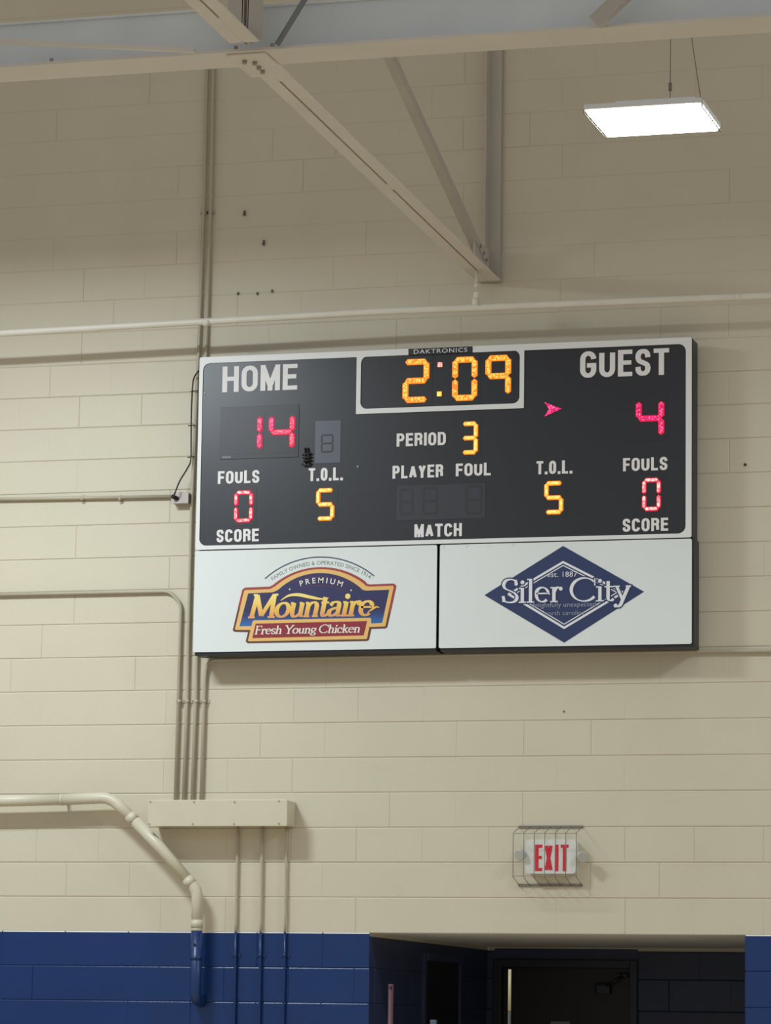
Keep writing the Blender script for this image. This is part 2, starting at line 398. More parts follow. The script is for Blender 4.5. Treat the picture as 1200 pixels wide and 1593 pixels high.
# ================================================================== SETTING
BL, CH, Z0 = 0.4064, 0.2032, 11*0.2032
EK = {-2: -.0061, -1: -.0033, 0: 0, 1: .0041, 2: .0077, 3: .0105, 4: .0152, 5: .0188, 6: .0256, 7: .0305, 8: .0346, 9: .0374, 10: .038, 11: .0375, 12: .0395, 13: .0409, 14: .0423, 15: .04, 16: .0354, 17: .0321, 18: .0288, 19: .0255, 20: .0292, 21: .033, 22: .036, 23: .0392, 24: .0449, 25: .0445}
def zc(k): return Z0 + CH*k + EK.get(k, (-.0061 if k < 0 else .0445))
OPL, OPR, DEEP = -1.5345, 0.7034, 2.80
def block_wall(name, rows, zfun, x0, x1, mapper, mat_of, mats, shift=0.0, lean=None, holes=None, whitek=None, seed=3, kind='structure'):
    """running-bond block face with tooled joints: each block a flat face with its four chamfers running back into the joints"""
    rnd = random.Random(seed); bm = B()
    jw = 0.0058
    for k in rows:
        za, zb = zfun(k), zfun(k+1)
        off = 0.0 if k % 2 == 0 else 0.5
        j0 = math.floor((x0-shift)/BL) - 1; j1 = math.ceil((x1-shift)/BL) + 1
        xs = [(j+off)*BL + shift + rnd.uniform(-.004, .004) for j in range(j0, j1+1)]
        hs = holes(k) if holes else []
        segs = []
        for a, b in zip(xs[:-1], xs[1:]):
            parts = [(max(a, x0), min(b, x1))]
            for h0, h1 in hs:
                np_ = []
                for p, q in parts:
                    if q <= h0 or p >= h1: np_.append((p, q)); continue
                    if p < h0: np_.append((p, h0))
                    if q > h1: np_.append((h1, q))
                parts = np_
            segs += [s for s in parts if s[1]-s[0] > 1e-4]
        dj = {}
        for a, b in segs:
            for e in (a, b): dj.setdefault(round(e, 4), rnd.choice([0.0002, 0.0006, 0.001, 0.0022, 0.0034]))
            dl, dr = dj[round(a, 4)], dj[round(b, 4)]
            fz = 0.5 if k >= 17 else 1.0; db, dt = 0.0052*fz, 0.0052*fz
            fl = rnd.uniform(-.0005, .0005); q = .0030; dq = .0014*fz
            V = lambda x, d, z: bm.verts.new(mapper(x, d, z))
            xa_, xb_ = a+min(jw, .0042), b-min(jw, .0042)
            O = [V(a, max(dl, db), za), V(b, max(dr, db), za), V(b, max(dr, dt), zb), V(a, max(dl, dt), zb)]
            I = [V(xa_, fl, za+jw), V(xb_, fl, za+jw), V(xb_, fl, zb-jw), V(xa_, fl, zb-jw)]
            Q = [V(xa_, fl+dq, za+q), V(xb_, fl+dq, za+q), V(xb_, fl+dq, zb-q), V(xa_, fl+dq, zb-q)]
            ml = [V(a, dl, za+jw), V(a, dl, zb-jw)]; mr = [V(b, dr, za+jw), V(b, dr, zb-jw)]
            fs = [bm.faces.new(I), bm.faces.new([O[0], O[1], Q[1], Q[0]]), bm.faces.new([Q[3], Q[2], O[2], O[3]]),
                  bm.faces.new([ml[0], I[0], I[3], ml[1]]), bm.faces.new([I[1], mr[0], mr[1], I[2]]),
                  bm.faces.new([Q[0], Q[1], I[1], I[0]]), bm.faces.new([I[3], I[2], Q[2], Q[3]]),
                  bm.faces.new([O[0], Q[0], I[0], ml[0]]), bm.faces.new([O[1], mr[0], I[1], Q[1]]),
                  bm.faces.new([O[2], Q[2], I[2], mr[1]]), bm.faces.new([O[3], ml[1], I[3], Q[3]])]
            mi = mat_of(k)
            for f in fs: f.material_index = mi
            if whitek is not None and k == whitek[0]: fs[1].material_index = fs[5].material_index = whitek[1]
            if whitek is not None and k == whitek[0]-1: fs[2].material_index = whitek[1]; fs[6].material_index = whitek[1]
    bmesh.ops.recalc_face_normals(bm, faces=bm.faces[:])
    o = link(name, bm, mats, loc=(0, 0, 0)); tag(o, kind=kind); return o
block_wall('wall_back', range(-11, 37), zc, -6.0, 4.5, lambda x, d, z: (x, d, z), lambda k: 1 if k < 0 else 0, [CREAM, NAVY, WHITELINE],
           holes=lambda k: [(OPL, OPR)] if k < 0 else [], whitek=(0, 2))
# lintel underside strip closing the opening head, alcove return walls, rear wall, soffit
block_wall('wall_left', range(-11, 1), lambda k: min(zc(k), 2.214) if k < 1 else 2.28, 0.0, DEEP+.06, lambda y, d, z: (OPL-d, y+0.0, z), lambda k: 1 if k >= 0 else 0, [SHADENAVY, CREAM], shift=0.12, seed=5)
block_wall('wall_right', range(-11, 1), lambda k: min(zc(k), 2.214) if k < 1 else 2.28, 0.0, DEEP+.06, lambda y, d, z: (OPR+d, y, z), lambda k: 1 if k >= 0 else 0, [SHADENAVY, CREAM], shift=0.2, seed=6)
DX0, DX1, DZ = -1.4842, -0.513, 2.152
def rear_holes(k): return [(DX0, DX1)] if k < 0 else []
block_wall('wall_rear', range(-11, 1), lambda k: min(zc(k), 2.212) if k < 1 else 2.28, OPL-.06, OPR+.06, lambda x, d, z: (x, DEEP+d, z), lambda k: 1 if k >= 0 else 0, [SHADENAVY, CREAM], shift=0.1, holes=rear_holes, seed=8)
bm = B(); box(bm, (OPL-.1, 0.02, zc(0)), (OPR+.1, DEEP+.1, zc(0)+.12)); tag(link('ceiling', bm, mat('brightened_soffit_paint', (226, 221, 210), .6, var=.03)), kind='structure')  # cream soffit whitened in its paint to stand in for missing light
bm = B(); box(bm, (-14, -26, -.1), (9, 0.0, 0)); tag(link('floor', bm, WOOD), kind='structure')
bm = B(); box(bm, (OPL-.1, 0.0, -.1), (OPR+.1, DEEP+1.2, 0)); tag(link('floor', bm, FLOORD), kind='structure')

# door in the rear wall
def structure_root(name, loc):
    o = bpy.data.objects.new(name, None); COL.objects.link(o); o.location = loc; o['kind'] = 'structure'; return o
d1 = structure_root('door_1', ((DX0+DX1)/2, DEEP, 0))
bm = B()
box(bm, (DX0, DEEP-.03, 0), (DX0+.05, DEEP+.14, DZ), .004); box(bm, (DX1-.05, DEEP-.03, 0), (DX1, DEEP+.14, DZ), .004)
box(bm, (DX0+.05, DEEP-.03, DZ-.05), (DX1-.05, DEEP+.14, DZ), .004)
link('door_frame', bm, FRAMED, d1)
bm = B(); box(bm, (DX0, DEEP-.004, DZ), (DX1, DEEP+.14, 2.225)); link('head_panel', bm, SHADENAVY, d1)
bm = B(); box(bm, (DX0+.05, DEEP+.05, 0.008), (DX1-.05, DEEP+.095, DZ-.05), .003); leaf = link('door_leaf', bm, DOORM, d1)
bm = B(); box(bm, (-.80, DEEP-.01, 1.93), (-.70, DEEP+.05, 2.0), .012); box(bm, (-.66, DEEP-.02, 2.045), (-.58, DEEP+.05, 2.062), .004)
tube(bm, [(-.72, DEEP-.02, 1.985), (-.61, DEEP-.02, 2.05)], .010, 8)
link('door_closer', bm, FRAMED, leaf)
# door in the left return of the alcove
d2 = structure_root('door_2', (OPL, 1.55, 0))
bm = B()
box(bm, (OPL-.02, 1.16, 0), (OPL+.022, 1.22, 2.150), .003); box(bm, (OPL-.02, 2.03, 0), (OPL+.022, 2.09, 2.150), .003); box(bm, (OPL-.02, 1.22, 2.105), (OPL+.03, 2.03, 2.150), .003)
link('door_frame', bm, SHADENAVY, d2)
bm = B(); box(bm, (OPL-.02, 1.22, 0.005), (OPL+.008, 2.03, 2.105), .002); link('door_leaf', bm, DOORM, d2)

# ================================================================== STEEL OVERHEAD
FZ = 6.117; BY = -5.0
# wide tie beam running parallel to the wall
t = thing('steel_beam', 'white-painted steel beam with grey web running across the top of the photo', 'beam', (0, BY, FZ))
bm = B(); box(bm, (-6.0, BY-.125, FZ), (4.5, BY+.125, FZ+.014), .002); link('flange', bm, STEEL, t, label='cream white bottom flange')
bm = B(); box(bm, (-6.0, BY-.02, FZ+.014), (4.5, BY+.02, FZ+.235)); link('web', bm, STEELG, t, label='grey web plate')
bm = B(); box(bm, (-6.0, BY-.03, FZ+.235), (4.5, BY+.03, FZ+.247)); link('top_flange', bm, STEELG, t)
for px, py in ((300, 80), (367, 77), (80, 92), (424, 70)):
    q = at(px, py, BY-.10); bm = B(); tube(bm, [(q.x, BY-.10, FZ+.01), (q.x, BY-.10, FZ+.035)], .010, 8)
    link('bolt', bm, BOLT, t)

# roof truss at right angles to the wall
WX = -0.834
def chord_pt(s):     # s = distance out from the wall along the bottom chord
    return Vector((WX + .030*s, -s, 6.131))
t = thing('roof_truss', 'cream double-angle steel roof truss meeting the wall above the clock', 'truss', (WX, 0, 6.131))
def chord(a, b, zoff, name, hw=.071, gap=.006):
    bm = B(); dirv = (chord_pt(b)-chord_pt(a)).normalized(); ang = math.atan2(dirv.y, dirv.x)-math.pi/2
    side = Vector((-dirv.y, dirv.x, 0))
    for sg in (-1, 1):
        for (u0, u1, w0, w1) in ((gap, hw, 0, .008), (gap, gap+.008, .008, .064)):
            P = []
            for s in (a, b):
                c = chord_pt(s)
                for u, wv in ((u0, w0), (u1, w0), (u1, w1), (u0, w1)):
                    P.append(c + side*u*sg + Vector((0, 0, zoff+wv)))
            V = [bm.verts.new(p) for p in P]
            fs = [bm.faces.new(V[0:4]), bm.faces.new(V[4:8])] + [bm.faces.new([V[i], V[(i+1) % 4], V[4+(i+1) % 4], V[4+i]]) for i in range(4)]
    bmesh.ops.recalc_face_normals(bm, faces=bm.faces[:])
    o = link(name, bm, STEEL, t)
    # filler plates in the gap
    return o
c1 = chord(.10, 4.94, -.022, 'bottom_chord')
c2 = chord(5.22, 10.5, .0, 'bottom_chord')
for a, b in ((.10, .35), (2.42, 2.55), (4.62, 4.94)):
    p, q = chord_pt(a), chord_pt(b); bm = B()
    box(bm, (min(p.x, q.x)-.004, q.y, p.z-.0215), (max(p.x, q.x)+.004, p.y, p.z+.05))
    link('spacer_plate', bm, STEEL, c1)
bm = B(); p, q = chord_pt(5.22), chord_pt(5.62)
box(bm, (p.x-.004, q.y, p.z+.0005), (q.x+.004, p.y, p.z+.05)); link('spacer_plate', bm, STEEL, c2)
bm = B(); pj = chord_pt(4.98); box(bm, (pj.x-.12, -5.10, FZ-.010), (pj.x+.07, -4.72, FZ-.001), .002)
g = link('gusset_plate', bm, STEEL, t)
for dx, dy in ((-.06, -.06), (-.02, -.03), (-.025, .05), (-.03, .12)):
    bm = B(); tube(bm, [(pj.x+dx, -4.95+dy, FZ-.026), (pj.x+dx, -4.95+dy, FZ-.009)], .012, 8)
    link('bolt', bm, BOLT, g)
# web diagonal rising from the wall joint, upright on the wall, upright over the tie beam
def angle(bm, a, b, wd, th, xdir=1, down=True):
    """steel angle from a to b: one leg across x, one leg standing"""
    a, b = Vector(a), Vector(b); d = (b-a).normalized(); n = d.cross(Vector((1, 0, 0))).normalized()
    if n.z < 0: n = -n
    for (u0, u1, v0, v1) in ((0, wd*xdir, 0, th), (0, th*xdir, th, wd)):
        V = []
        for p in (a, b):
            for u, v in ((u0, v0), (u1, v0), (u1, v1), (u0, v1)): V.append(bm.verts.new(p + Vector((1, 0, 0))*u + n*v))
        fs = [bm.faces.new(V[0:4]), bm.faces.new(V[4:8])] + [bm.faces.new([V[i], V[(i+1) % 4], V[4+(i+1) % 4], V[4+i]]) for i in range(4)]
    bmesh.ops.recalc_face_normals(bm, faces=bm.faces[:])
bm = B(); angle(bm, (WX+.012, -.20, 6.205), (WX+.012, -7.4, 8.595), .052, .006, -1)
link('web_diagonal', bm, STEELT, t, label='thin grey diagonal')
pa, pb = at(759, 80), at(780, 438)
bm = B()
box(bm, (pb.x-.074, -.030, pb.z), (pb.x, -.022, 9.6)); box(bm, (pb.x-.082, -.115, pb.z), (pb.x-.074, -.002, 9.6))
link('end_post', bm, STEELT, t, label='grey channel post standing against the wall')
bm = B(); box(bm, (pb.x-.13, -.085, pb.z+.006), (pb.x-.085, -.003, pb.z+.05), .002); link('clip_angle', bm, STEELT, t)
bm = B(); box(bm, (WX-.006, -.42, 6.14), (WX+.006, -.09, 6.30), .002); box(bm, (pb.x-.13, -.11, pb.z-.006), (pb.x+.01, -.003, pb.z+.006), .002)
g2 = link('gusset_plate', bm, STEELT, t)
for yy, zz in ((-.33, 6.27), (-.25, 6.245), (-.18, 6.22)):
    bm = B(); tube(bm, [(WX-.02, yy, zz), (WX+.02, yy, zz)], .011, 8); link('bolt', bm, STEELD, g2)
bm = B(); px = chord_pt(5.15).x
for sg in (-1, 1):
    box(bm, (px+.012*sg-.004+(.0 if sg > 0 else 0), -5.21, FZ+.02), (px+.012*sg+.004, -5.15, 8.6)); box(bm, (px+.012*sg, -5.21, FZ+.02), (px+.085*sg, -5.203, 8.6))
link('web_post', bm, STEELT, t, label='grey upright over the tie beam')
# slender braces around the joint
a, b = at(0, 63, -5.25), at(302, 77, -5.25)
bm = B(); d = (b-a)
a2 = a - d*0.5
V = []
for p in (a2, b):
    for yy, zz in ((0, 0), (-.006, 0), (-.006, -.0), ): pass
def flat_angle(bm, a, b, w_, th):
    a, b = Vector(a), Vector(b)
    for (u0, u1, v0, v1) in ((0, w_, 0, th), (0, th, th, w_)):
        V = []
        for p in (a, b):
            for u, v in ((u0, v0), (u1, v0), (u1, v1), (u0, v1)): V.append(bm.verts.new(p + Vector((0, u, v))))
        bm.faces.new(V[0:4]); bm.faces.new(V[4:8])
        for i in range(4): bm.faces.new([V[i], V[(i+1) % 4], V[4+(i+1) % 4], V[4+i]])
    bmesh.ops.recalc_face_normals(bm, faces=bm.faces[:])
flat_angle(bm, a2 + Vector((0, 0, -.012)), b + Vector((0, 0, -.012)), .020, .004)
tag(link('bracing_angle', bm, STEEL), 'thin cream bracing angle slanting down to the beam at upper left', 'brace')
a, b = at(431, 70, -5.16), at(492, -30, -5.16)
bm = B(); tube(bm, [a, b], .014, 8)
tag(link('brace_rod', bm, STEELD), 'slim brace with shade painted dark, rising right from the truss and beam joint', 'brace')  # cream steel given a dark colour for its shadow side
a, b = at(928, 38, -5.16), at(1010, -40, -5.16)
bm = B(); d = (b-a).normalized(); nrm = Vector((-d.z, 0, d.x))
V = []
for p in (a, b):
    for u, v in ((-.032, 0), (.032, 0), (.032, -.05), (-.032, -.05)): V.append(bm.verts.new(p + nrm*u + Vector((0, v, 0))))
bm.faces.new(V[0:4]); bm.faces.new(V[4:8])
for i in range(4): bm.faces.new([V[i], V[(i+1) % 4], V[4+(i+1) % 4], V[4+i]])
bmesh.ops.recalc_face_normals(bm, faces=bm.faces[:])
tag(link('diagonal_brace', bm, STEELT), 'short grey diagonal brace meeting the beam above the hanging light', 'brace')

# ================================================================== HANGING LIGHT
LY = -3.0
c = [at(944, 211, LY)]; z = c[0].z
LX0, LX1, LYa, LYb = c[0].x, c[0].x+.585, -3.0, -3.50
zr = z
t = thing('high_bay_light', 'bright white rectangular high bay light hanging in front of the wall', 'ceiling light', ((LX0+LX1)/2, -3.25, z))
bm = B(); prism(bm, rrect(0, 0, 1, 1, .04), 0, 1); bm.free()
bm = B(); box(bm, (LX0+.008, LYb+.008, z-.012), (LX1-.008, LYa-.008, z+.004), .004); link('lens', bm, LENS, t)
bm = B(); box(bm, (LX0-.006, LYb-.006, z+.004), (LX1+.006, LYa+.006, z+.032), .006)
box(bm, (LX0+.13, LYb+.10, z+.032), (LX1-.05, LYa-.08, z+.07), .012)
link('housing', bm, HOUSE, t)
for xx in (LX0-.004, LX1+.004):
    bm = B(); tube(bm, [(xx, LYa, z+.03), (xx, LYa, z-.014), (xx, LYb, z-.014), (xx, LYb, z+.03)], .0035, 6)
    for k in range(1, 5): tube(bm, [(xx, LYa-.1*k, z-.014), (xx, LYa-.1*k, z+.03)], .002, 6)
    link('wire_guard', bm, WIREM, t)
q = at(1043, 172, -3.2); zt = 8.2
bm = B(); tube(bm, [(q.x, -3.2, z+.069), (q.x+.005, -3.2, zt)], .0024, 6); tube(bm, [(q.x, -3.2, z+.16), (q.x, -3.2, z+.20)], .009, 8); link('hanging_wire', bm, WIREM, t)
q2 = at(1091, 180, -3.3); q3 = at(1075, 57, -3.3)
bm = B(); tube(bm, [(q2.x, -3.3, z+.069), q3 + (q3-q2)*.5], .0024, 6); link('hanging_wire', bm, WIREM, t)

# ================================================================== SPRINKLER PIPE
PY = -.42
t = thing('sprinkler_pipe', 'long white horizontal pipe crossing the wall just above the scoreboard', 'pipe', (-1.4, PY, 5.92))
zz = [at(0, 519, PY).z, at(600, 484.5, PY).z, at(1200, 460, PY).z]
zz = sum(zz)/3
bm = B()
tube(bm, [(-5.9, PY, zz-.004), (-3.93, PY, at(0, 519, PY).z), (-1.44, PY, at(600, 484.5, PY).z), (.89, PY, at(1200, 460, PY).z), (4.4, PY, zz)], .0205, 16)
link('pipe_run', bm, PIPEW, t)
h = at(741, 470, PY)
bm = B(); tube(bm, [(h.x-.018, PY, h.z-.002), (h.x+.018, PY, h.z-.002)], .030, 16); box(bm, (h.x-.014, PY-.012, h.z+.02), (h.x+.014, PY+.012, h.z+.06), .004)
hc = link('pipe_clamp', bm, PIPEW, t)
bm = B(); tube(bm, [(h.x, PY, h.z+.05), (h.x, PY, 6.112)], .006, 8); tube(bm, [(h.x, PY, h.z+.085), (h.x, PY, h.z+.115)], .013, 6); link('hanger_rod', bm, PIPEW, t)
for px in (322, 1148):
    bm = B(); q = at(px, 500 if px < 500 else 462, PY)
    tube(bm, [(q.x-.02, PY, at(px, 501.5 if px < 500 else 462, PY).z), (q.x+.02, PY, at(px, 501.5 if px < 500 else 462, PY).z)], .0225, 16)
    link('pipe_coupling', bm, PIPEW, t)

# ================================================================== SCOREBOARD
SY = -.20
SX0, SX1, ST = -2.606, 0.428, 5.694
def bp(px, py, y=SY):
    q = at(px, py, y); return (q.x, q.z)
SEAM = (bp(304, 855)[1] + bp(1075.5, 839)[1])/2
SBOT = (bp(302, 1014.5)[1] + bp(1077.3, 1002)[1])/2
t = thing('scoreboard', 'large black electronic scoreboard with white border and lit amber and red digits', 'scoreboard', ((SX0+SX1)/2, 0, SEAM))
SB = t
bm = B(); box(bm, (SX0+.012, SY+.004, SEAM+.004), (SX1+.004, -.042, ST-.006), .004)
for xx in (-2.2, -1.1, 0.0): box(bm, (xx-.03, -.042, SEAM+.1), (xx+.03, -.001, ST-.1))
link('cabinet', bm, BLACKM, t)
bm = B(); box(bm, (SX0+.01, SY, SEAM+.012), (SX1-.01, SY+.004, ST-.012)); face = link('face_panel', bm, FACE, t)
ZB = SEAM+.004
oi = (SX0+.0230, SEAM+.028, SX1-.034, ST-.038)
bm = B(); ring(bm, rrect(SX0, ZB, SX1, ST, .012), rrect(*oi, .045), SY-.006, SY+.003); link('border_frame', bm, WHITEF, t)
# clock frame
cx0 = bp(555, 600)[0]; cx1 = bp(816, 590)[0]; cz0 = (bp(555, 645.5)[1]+bp(816, 634)[1])/2; cz1 = oi[3]+.01
bm = B(); ring(bm, rrect(cx0, cz0, cx1, cz1, .004), rrect(cx0+.027, cz0+.030, cx1-.027, oi[3]+.002, .04), SY-.0065, SY-.0005); link('clock_frame', bm, WHITEF, t)
# maker's plate, on top of the border
mx0, mx1 = bp(636, 548)[0], bp(736, 541)[0]
bm = B(); box(bm, (mx0, SY-.0085, oi[3]-.003), (mx1, SY-.001, ST-.001), .002); mp_ = link('maker_plate', bm, BLACKM, t)
bm = B(); mz = ST-.006; cxm = (mx0+mx1)/2
font_shape(bm, 'DAKTRONICS', lambda u, v: (cxm+u, ST-.033+v), .036, 1.12, 1.36, 0, SY-.0092); 
link('lettering', bm, LETTER, mp_)

def caption(text, bl, br, tl, tr, th, label):
    (xa, za), (xb, zb_), (xc, zcc), (xd, zd) = bp(*bl), bp(*br), bp(*tl), bp(*tr)
    bm = B(); gothic(bm, text, (xa+xc)/2, (za+zb_)/2, (xb+xd)/2, (zcc+zd)/2, th, SY-.0016, .0016)
    return link('caption', bm, LETTER, face, label=label)
caption('HOME', (345.5, 611), (463, 605.5), (347, 570), (463, 566.5), .0315, 'large white word HOME')
caption('GUEST', (903, 588), (1041, 583), (903, 546), (1042, 542.5), .0315, 'large white word GUEST')
caption('FOULS', (339, 753.5), (404, 750.5), (339.5, 733.5), (404, 731), .0168, 'white word FOULS under the home score')
caption('T.O.L.', (480.5, 748.5), (534, 747), (480.5, 728.5), (534, 727), .0168, 'white T.O.L. on the home side')
caption('SCORE', (337, 844), (403, 842), (337, 824.5), (403, 822), .0168, 'white word SCORE on the home side')
caption('PERIOD', (617.5, 695), (694, 692), (617.5, 674.5), (694, 672), .0168, 'white word PERIOD')
caption('PLAYER', (611, 745), (690, 742), (611, 725), (690, 722), .0168, 'white word PLAYER')
caption('FOUL', (709.5, 741.5), (764, 739), (709.5, 721.5), (764, 719.5), .0168, 'white word FOUL')
caption('MATCH', (645, 836), (719, 834), (645, 816), (719, 813.5), .0168, 'white word MATCH')
caption('T.O.L.', (835, 738), (891, 736.5), (835, 717.5), (891, 716), .0168, 'white T.O.L. on the guest side')
caption('FOULS', (969.5, 733.5), (1039, 731), (970, 713), (1039, 710.5), .0168, 'white word FOULS under the guest score')
caption('SCORE', (969, 828), (1040, 825), (969, 807.5), (1040, 805), .0168, 'white word SCORE on the guest side')

# seven-segment digits
def lit(bm, poly, ybase, yface, rim=.0035):
    """raised lens: a bright flat face with glowing saturated sides sloping out in place of its halo"""
    cx = sum(p[0] for p in poly)/len(poly); cz = sum(p[1] for p in poly)/len(poly)
    def off(d): return [(x+(d if x > cx+1e-4 else -d if x < cx-1e-4 else 0), z_+(d if z_ > cz+1e-4 else -d if z_ < cz-1e-4 else 0)) for x, z_ in poly]
    a = [bm.verts.new((x, yface, z_)) for x, z_ in off(-.002)]; b = [bm.verts.new((x, ybase, z_)) for x, z_ in off(rim)]
    n = len(poly); fs = [bm.faces.new(a)] + [bm.faces.new([a[i], b[i], b[(i+1) % n], a[(i+1) % n]]) for i in range(n)]
    for f in fs: f.material_index = 1
    fs[0].material_index = 0; bmesh.ops.recalc_face_normals(bm, faces=fs)
    fs[0].normal_update()
    if fs[0].normal.y > 0:
        for f in fs: f.normal_flip()
SEG = {'0': 'abcdef', '1': 'bc', '2': 'abged', '3': 'abgcd', '4': 'fgbc', '5': 'afgcd', '9': 'abfgc', '8': 'abcdefg'}
def seg_poly(s, w_, h, t_, gp):
    """hexagonal bar of one segment inside a w x h digit whose origin is its lower left"""
    hh = h/2
    def hbar(zc_):
        x0, x1 = t_*.42+gp, w_-t_*.42-gp
        return [(x0, zc_), (x0+t_*.45, zc_+t_/2), (x1-t_*.45, zc_+t_/2), (x1, zc_), (x1-t_*.45, zc_-t_/2), (x0+t_*.45, zc_-t_/2)]
    def vbar(xc_, z0_, z1_):
        z0_, z1_ = z0_+t_*.10+gp, z1_-t_*.10-gp
        return [(xc_, z0_), (xc_+t_/2, z0_+t_*.45), (xc_+t_/2, z1_-t_*.45), (xc_, z1_), (xc_-t_/2, z1_-t_*.45), (xc_-t_/2, z0_+t_*.45)]
    return {'a': hbar(h-t_/2), 'd': hbar(t_/2), 'g': hbar(hh),
            'f': vbar(t_/2, hh, h-t_*.4), 'b': vbar(w_-t_/2, hh, h-t_*.4), 'e': vbar(t_/2, t_*.4, hh), 'c': vbar(w_-t_/2, t_*.4, hh)}[s]
def digit(ch, px0, py0, px1, py1, m, rim, th, gp=.002, label=None, mats=None, module=True):
    """lit digit whose glyph fills the photo box (px0, py0)-(px1, py1); '1' takes only the right-hand bars"""
    (xa, zt_), (xb, zb_) = bp(px0, py0), bp(px1, py1)
    w_, h = xb-xa, zt_-zb_
    bm = B(); pad = .022
    box(bm, (xa-pad, SY-.0012, zb_-pad), (xb+pad, SY-.0002, zt_+pad))
    root = link('digit', bm, FACE, SB, label=label)
    for i, s in enumerate(SEG[ch]):
        bm = B(); P = [(xa+x, zb_+z) for x, z in seg_poly(s, w_, h, th, gp)]
        lit(bm, P, SY-.0013, SY-.009)
        link('segment', bm, [mats[i % len(mats)] if mats else m, rim], root)
    return root
digit('2', 628, 560, 667, 625, AMBER, AMBERRIM, .030, label='amber digit 2 of the clock')
digit('0', 705, 556.5, 742, 622, AMBER, AMBERRIM, .030, label='amber digit 0 of the clock')
digit('9', 756.5, 554, 794.5, 616, AMBER, AMBERRIM, .030, label='amber digit 9 of the clock')
for px, py, m, lb in ((685, 567.5, REDW, 'upper clock colon dot'), (684, 613, AMBERW, 'lower clock colon dot')):
    x, z_ = bp(px, py); bm = B(); fs = prism(bm, [(x-.014, z_-.014), (x+.014, z_-.014), (x+.014, z_+.014), (x-.014, z_+.014)], SY-.006, SY-.0002, 1); fs[0].material_index = 0
    link('colon_dot', bm, [m, AMBERRIM], SB, label=lb)
# home score panel, a slightly different sheet
(xa, za), (xb, zb_) = bp(344, 634), bp(464.5, 711)
bm = B(); box(bm, (xa, SY-.0030, zb_), (xb, SY-.0002, za), .001); hp = link('score_panel', bm, MODULE, SB, label='slightly lighter sheet behind the home score')
(xm, zm) = bp(353, 711.5)
bm = B(); box(bm, (xm-.027, SY-.0045, zm-.007), (xm+.027, SY-.003, zm+.007)); link('small_label', bm, mat('faded_label', (112, 112, 118), .5), hp)
def bare_digit(ch, px0, py0, px1, py1, mats, rim, th, label, gp=.002):
    (xa, zt_), (xb, zb_) = bp(px0, py0), bp(px1, py1); w_, h = xb-xa, zt_-zb_
    bm = B(); box(bm, (xa-.012, SY-.0040, zb_-.012), (xb+.012, SY-.0028, zt_+.012)); root = link('digit', bm, MODULE, SB, label=label)
    for i, s in enumerate(SEG[ch]):
        bm = B(); P = [(xa+x, zb_+z) for x, z in seg_poly(s, w_, h, th, gp)]
        lit(bm, P, SY-.0041, SY-.011)
        link('segment', bm, [mats[i % len(mats)], rim], root)
bare_digit('1', 367, 646, 407.5, 702, [PINK], REDRIM, .029, 'red digit 1 of the home score')
bare_digit('4', 419.5, 644.5, 458, 700.5, [PINK, REDD, REDD, REDD], REDRIM, .029, 'red digit 4 of the home score')
digit('4', 990.5, 622, 1033, 680, PINK, REDRIM, .029, label='red digit 4 of the guest score')
digit('3', 719, 657, 743, 706, AMBERW, AMBERRIM, .021, .001, label='amber digit 3 beside PERIOD')
digit('0', 365.5, 764, 393, 812, REDW, REDRIM, .021, .004, label='red digit 0 of the home fouls')
digit('0', 1000, 744.5, 1028, 794, REDW, REDRIM, .021, .004, label='red digit 0 of the guest fouls')
digit('5', 493, 760.5, 519.5, 809, AMBERW, AMBERRIM, .021, .002, label='amber digit 5 of the home time-outs')
digit('5', 848, 749.5, 876, 799, AMBERW, AMBERRIM, .021, .002, label='amber digit 5 of the guest time-outs')
# possession arrow
(xa, za), (xb, zb_) = bp(848, 626), bp(874, 647)
bm = B(); fs = prism(bm, [(xa, zb_), (xb, (za+zb_)/2), (xa, za), (xa+.025, (za+zb_)/2)], SY-.006, SY-.0002, 1); fs[0].material_index = 0
link('possession_arrow', bm, [PINK, REDRIM], SB, label='small red possession arrow pointing to the guest side')
# unlit windows
(xa, za), (xb, zb_) = bp(491, 655), bp(530, 720)
bm = B(); box(bm, (xa, SY-.0024, zb_), (xb, SY-.0002, za), .001); bw = link('bonus_panel', bm, GREYPATCH, SB, label='lighter grey unlit panel right of the home score')
def ghost(px0, py0, px1, py1, th, parent, y):
    (xa, zt_), (xb, zb_) = bp(px0, py0), bp(px1, py1); bm = B()
    for s in 'abcdefg': prism(bm, [(xa+x, zb_+z) for x, z in seg_poly(s, xb-xa, zt_-zb_, th, .001)], y-.0006, y)
    link('unlit_digit', bm, UNLIT, parent)
ghost(500, 676, 519, 704, .010, bw, SY-.0024)
(xa, za), (xb, zb_) = bp(618, 756), bp(755, 806)
bm = B(); box(bm, (xa, SY-.0016, zb_), (xb, SY-.0002, za), .0004); ub = link('foul_panel', bm, mat('foul_panel_sheet', (52, 54, 61), .36), SB, label='unlit panel under PLAYER FOUL')
ghost(622, 760, 644, 802, .016, ub, SY-.0016)
ghost(657, 758, 682, 801, .016, ub, SY-.0016); ghost(724, 755, 751, 800, .016, ub, SY-.0016)
